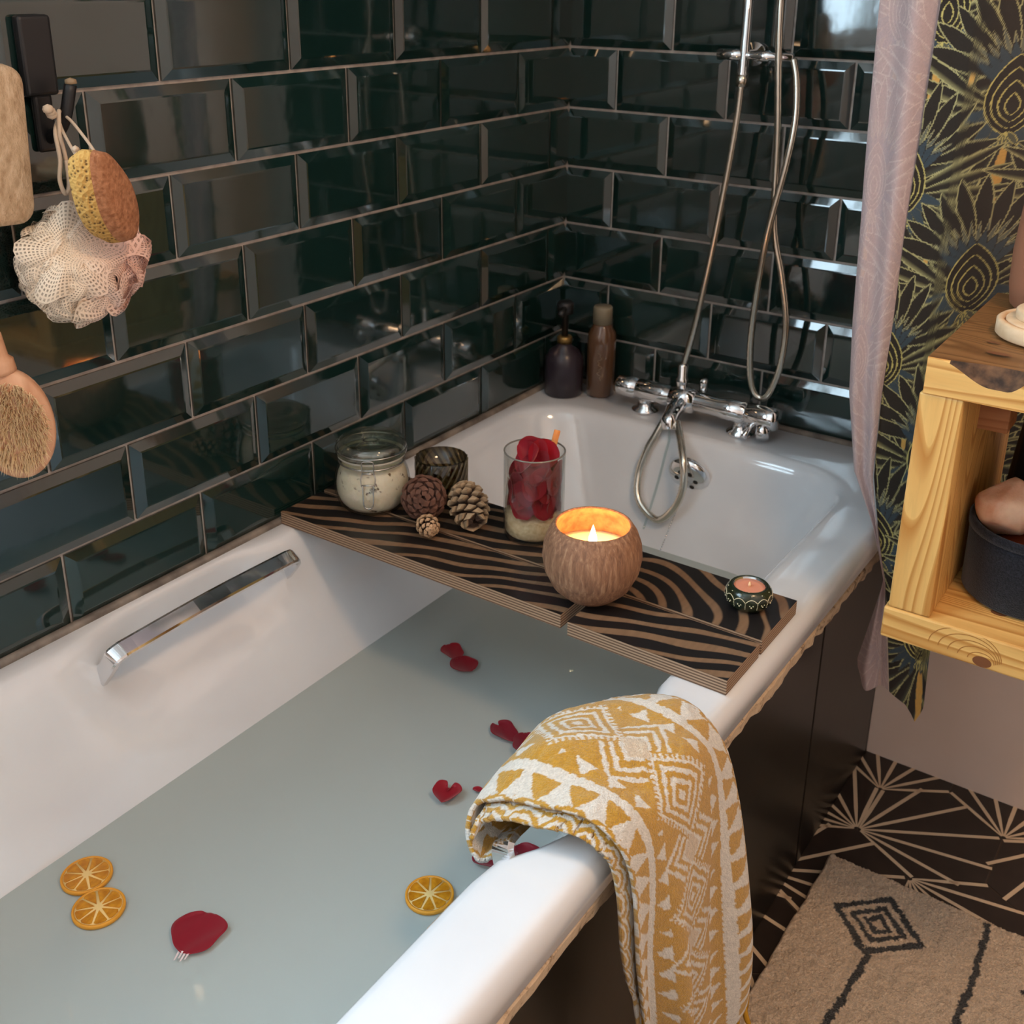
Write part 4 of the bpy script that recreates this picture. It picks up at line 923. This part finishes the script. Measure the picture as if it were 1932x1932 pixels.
g = G(); g.lathe([(0, 0), (.036, 0), (.042, .006), (.046, .03), (.047, .07), (.044, .12), (.036, .15), (.030, .16), (.0285, .16), (.034, .148), (.042, .118), (.044, .03), (.038, .008), (0, .006)], 40); g.obj('vase_body', M_clay, pv)
# black fabric basket with a crystal
M_felt = Mat('black_fabric', (26, 27, 32), .95, spec=.1, sheen=.2); v = M_felt.coords(); M_felt.color(M_felt.ramp(M_felt.noise(v, 500, 3), [(.35, (19, 20, 24)), (.7, (40, 41, 48))])); M_felt.bump(M_felt.noise(v, 700, 2), .6, .001)
bk = thing('fabric_basket', 'round black fabric basket inside the pine shelf', 'basket', (.9135, -.4330, .6201)); bk.scale = (1.105, 1.105, 1.0)
g = G(); g.lathe([(0, 0), (.062, 0), (.066, .004), (.0665, .06), (.067, .088), (.0655, .091), (.063, .088), (.062, .008), (0, .005)], 44); g.obj('basket_wall', M_felt, bk)
g = G(); g.lathe([(.0665, .080), (.0685, .081), (.0685, .090), (.066, .0925), (.063, .0905), (.0635, .081)], 44, closed=True); g.obj('folded_hem', M_felt, bk)
M_cry = Mat('pink_crystal', (224, 172, 138), .35, sss=.35, spec=.6); v = M_cry.coords(); M_cry.color(M_cry.ramp(M_cry.noise(v, 28, 5), [(.3, (200, 138, 104)), (.7, (240, 204, 176))])); M_cry.bump(M_cry.noise(v, 60, 5), .7, .003)
def rock(name, label, cat, loc, r, seed, mat, flat=1.0, rot=(0, 0, 0), n=16, amp=.25):
    rr_ = random.Random(seed); planes = [(Vector((rr_.gauss(0, 1), rr_.gauss(0, 1), rr_.gauss(0, 1))).normalized(), rr_.uniform(.72, .98)) for _ in range(n)]
    V = []; nu, nv = 40, 24
    for i in range(nu):
        for j in range(nv):
            a = 2*PI*i/nu; b = PI*j/(nv-1); d = Vector((math.cos(a)*math.sin(b), math.sin(a)*math.sin(b), math.cos(b))); k = 1.0
            for p, h in planes:
                q = d.dot(p)
                if q > 1e-3: k = min(k, h/q)
            V.append((d.x*k*r, d.y*k*r, d.z*k*r*flat))
    o = new(name, V, grid_faces(nu, nv, True), mat, None, True, loc=loc, rot=rot); return tag(o, label, cat)
rock('pink_crystal', 'rough pink crystal lump resting in the black basket', 'crystal', (.8770, -.4500, .7260), .0335, 4, M_cry, 1.1)
M_amber = Mat('amber_brown', (120, 52, 28), .25, spec=.6, coat=.4)
rock('amber_stone', 'polished reddish brown stone in the black basket beside the pink crystal', 'stone', (.9340, -.4540, .7170), .026, 9, M_amber, .95, n=40)
rock('amber_stone', 'dark brown stone low in the black basket supporting the crystal', 'stone', (.908, -.425, .6680), .042, 12, M_amber, .95, n=40)
M_pouch = Mat('black_pouch', (17, 18, 20), .8)
pu = thing('toiletry_pouch', 'soft black pouch standing at the back of the pine shelf', 'pouch', (.912, -.292, .6202))
V = []; nu, nv = 36, 16
for i in range(nu):
    a = 2*PI*i/nu
    for j in range(nv):
        t = j/(nv-1); k = 1+.05*math.sin(3*a+2*t)+.03*math.sin(7*a); V.append((.066*k*math.cos(a)*lerp(1, .8, t**2)*(1 if j < nv-1 else .15), .034*k*math.sin(a)*lerp(1, .5, t)*(1 if j < nv-1 else .15), .200*t*(1 if j < nv-1 else 1.0)))
pb = new('pouch_body', V, grid_faces(nu, nv, True)+[tuple(i*nv for i in range(nu))], M_pouch, pu)
g = G(); g.tube(catmull([(-.05, -.004, .197), (-.03, -.006, .205), (.03, -.006, .205), (.05, -.004, .197)], 5), .003, 8); g.obj('zip', M_black, pu)

# ================================================================== RUG
M_rug = Mat('rug_pile', (196, 160, 120), 1.0, spec=.05, sheen=.3); M_rug.color(M_rug.attr()); v = M_rug.coords(); M_rug.bump(M_rug.noise(v, 420, 3, .7), 1.0, .006)
rx0, rx1, ry0, ry1 = .694, 1.42, -1.10, -.292; nx, ny = 420, 460
Xg, Yg = np.meshgrid(np.linspace(rx0, rx1, nx), np.linspace(ry0, ry1, ny), indexing='ij')
RS = np.random.RandomState(8)
jx = Xg+.0016*(vnoise(Xg*400, Yg*400, 1)-.5)*2+.0022*(vnoise(Xg*150, Yg*150, 11)-.5)*2; jy = Yg+.0016*(vnoise(Xg*400+50, Yg*400, 2)-.5)*2+.0022*(vnoise(Xg*150, Yg*150+40, 12)-.5)*2
def diamond(cx, cy):
    u = (jx-cx)/.0680; w = (jy-cy)/.0640; d = np.abs(u)+np.abs(w); return ((d < 1.0) & (d > .80)) | ((d < .64) & (d > .46)) | ((d < .33) & (d > .16))
dk = diamond(.801, -.3930) | diamond(1.06, -.393) | diamond(1.31, -.393)
def squig(px, py, hw=.0048):
    xc = np.interp(jy, py[::-1], px[::-1]); return (np.abs(jx-xc) < hw) & (jy < py[0]) & (jy > py[-1])
for dx in (0, .26):
    dk |= squig([.809+dx, .803+dx, .798+dx, .800+dx, .79+dx], [-.452, -.52, -.595, -.72, -1.09]); dk |= squig([.9300+dx, .936+dx, .9371+dx, .945+dx, .94+dx], [-.300, -.39, -.495, -.7, -1.09])
Hh = .0135+.0030*RS.rand(nx, ny)+.003*(vnoise(Xg*90, Yg*90, 4)-.5); ed = np.minimum(np.minimum(Xg-rx0, rx1-Xg), np.minimum(Yg-ry0, ry1-Yg)); Hh = np.where(ed < .004, Hh*np.clip(ed/.004, .05, 1)**.5, Hh)
wob = .003*(vnoise(Xg*0+Yg*40, Yg*0, 7)-.5)
cl = np.where(dk.ravel()[:, None], lin((16, 14, 13)), lin((238, 210, 178)))*(.78+.4*RS.rand(nx*ny, 1))
rug = new('bath_rug', np.stack([(Xg+wob).ravel(), Yg.ravel(), Hh.ravel()+.0006], 1), grid_faces(nx, ny), M_rug, None, True, colors=cl)
tag(rug, 'cream tufted bath rug with black diamond and lines on hexagonal tiles', 'rug')

# ================================================================== THINGS HANGING ON THE LEFT WALL
M_cord = Mat('cotton_cord', (206, 184, 160), .9)
def wall_hook(label, y, zt_, group=None):
    o = thing('wall_hook', label, 'hook', (.004, y, zt_))
    g = G(); g.box(0, .012, -.0185, .0185, -.078, 0); bevel(g.obj('back_plate', M_black, o, False), .004, 3)
    g = G(); g.box(0, .008, -.010, .012, -.134, -.076); bevel(g.obj('lower_plate', M_black, o, False), .004, 3)
    g = G(); g.tube(catmull([(.006, .004, -.120), (.022, .004, -.112), (.034, .006, -.096), (.038, .013, -.066)], 5), [.0065]*16, 10); g.obj('peg', M_black, o)
    g = G(); g.lathe([(0, -.002), (.006, -.001), (.0055, .003), (0, .005)], 12, (.0385, .0135, -.064)); g.obj('peg_tip', Mat('worn_tip', (150, 126, 98), .5), o)
    return o
wall_hook('black wall hook holding the sponge and the mesh puff', -1.026, 1.247)
wall_hook('black wall hook holding the loofah slab and the brush', -1.135, 1.247)
# sponge: oval, yellow porous side and brown pumice face
sp_ = thing('foot_sponge', 'oval foot sponge with brown face and yellow porous side', 'sponge', (.1040, -1.0287, 1.0792), (0, 0, 0))
M_spy = Mat('yellow_sponge', (206, 160, 84), .9); v = M_spy.coords(); vo = M_spy.node('ShaderNodeTexVoronoi'); vo.inputs['Scale'].default_value = 260; M_spy.link(v, vo.inputs['Vector'])
M_spy.color(M_spy.ramp(vo.outputs['Distance'], [(.16, (96, 64, 24)), (.42, (196, 150, 78))])); M_spy.bump(vo.outputs['Distance'], .8, .002)
M_spb = Mat('brown_pumice', (168, 112, 76), .95); v = M_spb.coords(); M_spb.color(M_spb.ramp(M_spb.noise(v, 220, 5), [(.3, (140, 88, 56)), (.7, (188, 130, 92))])); M_spb.bump(M_spb.noise(v, 320, 4), .8, .002)
def oval(u):  # outline in the wall plane: leaf shape, long axis tilted
    a = 2*PI*u; L = .0545; w = .0265*(1-.18*math.sin(a)); p = L*math.sin(a); q = w*math.cos(a)*(1-.10*abs(math.sin(a))); t = math.radians(27)
    return (q*math.cos(t)+p*-math.sin(t)*-1*-1, p*math.cos(t)+q*math.sin(t)*1)   # (towards +y, up)
out_dir = Vector((.80, .60, 0))                           # the face looks away from the wall and towards the far end
V = []; n = 48
for k in range(n):
    a, b = oval(k/n); base = Vector((0, a, b))
    for d, s in ((-.020, .55), (-.017, .85), (-.006, 1.0), (.004, .98)):
        V.append(Vector((0, a*s, b*s))+Vector((1, .0, 0))*d+Vector((0, -.55, -.0))*(.012-d)*.7)
g = G(); g.add(V, [(k*4+j, ((k+1) % n)*4+j, ((k+1) % n)*4+j+1, k*4+j+1) for k in range(n) for j in range(3)]+[tuple(k*4 for k in range(n))]); g.obj('porous_side', M_spy, sp_)
V = []
for k in range(n):
    a, b = oval(k/n)
    for d, s in ((.004, .98), (.012, .93), (.015, .80), (.0165, .4)): V.append(Vector((d, a*s, b*s))+Vector((0, -.55, 0))*(.012-d)*.7)
g = G(); g.add(V, [(k*4+j, ((k+1) % n)*4+j, ((k+1) % n)*4+j+1, k*4+j+1) for k in range(n) for j in range(3)]+[tuple(k*4+3 for k in range(n))]); g.obj('pumice_face', M_spb, sp_)
sp_.rotation_euler = (0, 0, math.radians(24))
g = G(); o0 = Vector((.1040, -1.0287, 1.0792)); g.tube(catmull([Vector(p)-o0 for p in ((.104, -1.0292, 1.108), (.078, -1.028, 1.132), (.043, -1.0225, 1.1505), (.037, -1.027, 1.1440), (.074, -1.043, 1.126), (.098, -1.047, 1.108))], 5), .0016, 7); cdx = g.obj('cord', M_cord, sp_)
cdx.matrix_parent_inverse = Matrix.Rotation(-math.radians(24), 4, 'Z')
g = G(); 
for k in range(5): g.lathe([(0, -.004), (.003, -.002), (.0038, 0), (.003, .002), (0, .004)], 8, (-.018+.002*rf.random(), -.0180+.003*k*.5, .0460-.003*k))
kn = g.obj('knot', M_cord, sp_); kn.matrix_parent_inverse = Matrix.Rotation(-math.radians(24), 4, 'Z')
# mesh puff
M_net = Mat('puff_net', (232, 206, 188), .75, spec=.3)
uvn = M_net.node('ShaderNodeUVMap'); sep = M_net.node('ShaderNodeSeparateXYZ'); M_net.link(uvn.outputs[0], sep.inputs[0])
def saw(sock, sc, th):
    a = M_net.node('ShaderNodeMath', operation='MULTIPLY'); a.inputs[1].default_value = sc; M_net.link(sock, a.inputs[0]); b = M_net.node('ShaderNodeMath', operation='FRACT'); M_net.link(a.outputs[0], b.inputs[0])
    c = M_net.node('ShaderNodeMath', operation='GREATER_THAN'); c.inputs[1].default_value = th; M_net.link(b.outputs[0], c.inputs[0]); return c.outputs[0]
h_ = M_net.node('ShaderNodeMath', operation='MULTIPLY'); M_net.link(saw(sep.outputs[0], 1.0, .45), h_.inputs[0]); M_net.link(saw(sep.outputs[1], 1.0, .45), h_.inputs[1])
al = M_net.node('ShaderNodeMath', operation='MULTIPLY_ADD'); al.inputs[1].default_value = -.72; al.inputs[2].default_value = 1.0; M_net.link(h_.outputs[0], al.inputs[0]); M_net.link(al.outputs[0], M_net.b.inputs['Alpha'])
tl = M_net.node('ShaderNodeTexCoord'); sx = M_net.node('ShaderNodeSeparateXYZ'); M_net.link(tl.outputs['Object'], sx.inputs[0]); ma = M_net.node('ShaderNodeMath', operation='MULTIPLY_ADD'); ma.inputs[1].default_value = 9; ma.inputs[2].default_value = .5; M_net.link(sx.outputs[1], ma.inputs[0])
M_net.color(M_net.ramp(ma.outputs[0], [(.2, (238, 222, 200)), (.8, (234, 196, 182))]))
puff = thing('bath_puff', 'round cream and pink mesh bath puff hanging on a cord', 'bath puff', (.048, -1.029, 1.0040))
rq = random.Random(17); idx = 0
for k in range(34):
    d = Vector((rq.gauss(.35, .8), rq.gauss(0, 1), rq.gauss(-.1, .9))).normalized(); R0 = .064*rq.uniform(.9, 1.05)
    a = d.orthogonal().normalized(); b = d.cross(a); nu, nv = 46, 9; V = []; UVs = []; ph = rq.random()*6; wv = rq.choice((4, 5, 6)); sp2 = rq.uniform(.5, 1.0)
    for i in range(nu):
        th = 2*PI*i/(nu-1)
        for j in range(nv):
            t = j/(nv-1); r = .012+t*R0*.62*sp2; hgt = R0*(.35+.62*math.sqrt(max(0, 1-(t*.85)**2)))+.009*t*math.sin(wv*th+ph)+.004*t*math.sin(11*th+ph*2)
            rr_ = r*(1+.16*t*math.sin(wv*th*1.0+ph+1.2)); p = d*hgt+a*math.cos(th)*rr_+b*math.sin(th)*rr_
            p = Vector((max(-.040, p.x*.62), p.y*1.06, p.z*.90)); p.x = min(p.x, lerp(.042, .0255, float(sm(-.005, .022, p.z)))+.0015*math.sin(th*3+ph)); V.append(p); UVs.append((i*1.6, j*1.3))
    new('ruffle', V, grid_faces(nu, nv), M_net, puff, True, uvs=UVs)
g = G(); o0 = Vector((.048, -1.029, 1.0040)); g.tube(catmull([Vector(p)-o0 for p in ((.052, -1.036, 1.045), (.051, -1.0345, 1.086), (.050, -1.0345, 1.112), (.048, -1.036, 1.135), (.042, -1.0300, 1.1560), (.034, -1.024, 1.150), (.044, -1.038, 1.138), (.052, -1.042, 1.112), (.055, -1.0475, 1.092), (.056, -1.0440, 1.078), (.055, -1.038, 1.086), (.053, -1.036, 1.11))], 6), .0022, 8); g.obj('cord', M_cord, puff)
g = G()
for q in ((.002, -.0155, .154), (.004, -.019, .157), (.000, -.013, .151)): g.lathe([(0, -.005), (.0045, -.003), (.0055, 0), (.0045, .003), (0, .005)], 9, q)
g.obj('knot', M_cord, puff)
# loofah slab
M_loof = Mat('loofah_fibre', (216, 186, 150), .95); v = M_loof.coords('Object', (1, 1, .5)); M_loof.color(M_loof.ramp(M_loof.noise(v, 130, 6, .65), [(.32, (178, 146, 112)), (.55, (214, 184, 150)), (.75, (232, 208, 178))])); M_loof.bump(M_loof.noise(v, 260, 5, .7), 1.0, .003)
lf = thing('loofah_slab', 'flat cream loofah slab with rounded corners hanging beside the hook', 'loofah', (.036, -1.108, 1.130))
pts = []
Wl, Hl, rc = .0385, .0765, .018
for cx, cz, a0 in ((Wl-rc, Hl-rc, 0), (-Wl+rc, Hl-rc, 90), (-Wl+rc, -Hl+rc, 180), (Wl-rc, -Hl+rc, 270)):
    for k in range(7):
        a = math.radians(a0+15*k); pts.append((cx+rc*math.cos(a), cz+rc*math.sin(a)))
V = []; n = len(pts)
for x, s in ((-.014, .9), (-.010, .98), (0, 1.0), (.010, .98), (.0135, .90), (.0145, .5)): V += [(x, p*s, q*s*1.0) for p, q in pts]
F = [(r*n+k, r*n+(k+1) % n, r*n+n+(k+1) % n, r*n+n+k) for r in range(5) for k in range(n)]+[tuple(range(n))[::-1], tuple(5*n+k for k in range(n))]
new('fibre_pad', V, F, M_loof, lf, rot=(math.radians(-3), 0, 0))
g = G(); g.tube(catmull([(0, -.004, .072), (.0, -.012, .09), (-.0005, -.020, .055), (0, .0, .07)][:1]+[(.002, -.010, .085), (.004, -.017, .038), (.0005, -.018, .036), (0, -.006, .078)], 4), .0014, 6); g.obj('cord', M_cord, lf)
# oval body brush
M_bwood = Mat('beech_wood', (214, 162, 126), .45); v = M_bwood.coords('Object', (1, 1, .15)); M_bwood.color(M_bwood.ramp(M_bwood.noise(v, 90, 4), [(.3, (198, 144, 108)), (.7, (224, 176, 142))]))
br = thing('body_brush', 'oval wooden body brush with pale bristles hanging on the tiles', 'brush', (.050, -1.1330, .8540), (0, 0, math.radians(-32)))
V = []; n = 44
def bo(k, s): 
    a = 2*PI*k/n; return (.0385*s*math.cos(a), .0600*s*math.sin(a))
for x, s in ((-.022, .82), (-.020, .94), (-.012, 1.0), (-.003, 1.0), (.0015, .95), (.002, .6)): V += [(x, *bo(k, s)) for k in range(n)]
F = [(r*n+k, r*n+(k+1) % n, r*n+n+(k+1) % n, r*n+n+k) for r in range(5) for k in range(n)]+[tuple(range(n))[::-1], tuple(5*n+k for k in range(n))]
new('brush_head', V, F, M_bwood, br, rot=(math.radians(6), 0, 0))
g = G(); g.tube(catmull([(-.010, -.004, .055), (-.010, -.008, .080), (-.010, -.012, .110), (-.010, -.013, .145), (-.010, -.014, .178)], 6), [.0150]*4+[.0115]*6+[.0095]*9+[.010]*6, 14); g.obj('handle', M_bwood, br)
o0 = Vector((.050, -1.1330, .8540)); g = G(); g.tube(catmull([Vector(p)-o0 for p in ((.034, -1.1395, 1.026), (.016, -1.140, 1.052), (.013, -1.138, 1.100), (.014, -1.134, 1.138), (.0175, -1.131, 1.145), (.015, -1.129, 1.120), (.014, -1.130, 1.060), (.034, -1.1390, 1.024))], 5), .0013, 6)
bc = g.obj('cord', M_cord, br); bc.matrix_parent_inverse = Matrix.Rotation(math.radians(32), 4, 'Z')
rb = random.Random(23); V = []; F = []
for k in range(1500):
    r = math.sqrt(rb.random())*.80; a = rb.random()*2*PI; p = Vector((.0015, .0385*r*math.cos(a), .0600*r*math.sin(a)))
    d = Vector((1, rb.gauss(0, .16)+.25*r*math.cos(a), rb.gauss(0, .16)+.2*r*math.sin(a)-.12)).normalized(); L = rb.uniform(.013, .018); s = Vector((0, 1, .3)).normalized()*.0006; u = d.cross(s).normalized()*.0006; b = len(V)
    V += [p+s, p-s*.5+u, p-s*.5-u, p+d*L]; F += [(b, b+1, b+3), (b+1, b+2, b+3), (b+2, b, b+3)]
M_bri = Mat('bristle', (240, 214, 172), .8)
bs = new('bristles', V, F, M_bri, br, False, rot=(math.radians(6), 0, 0)); tag(bs, kind='stuff')
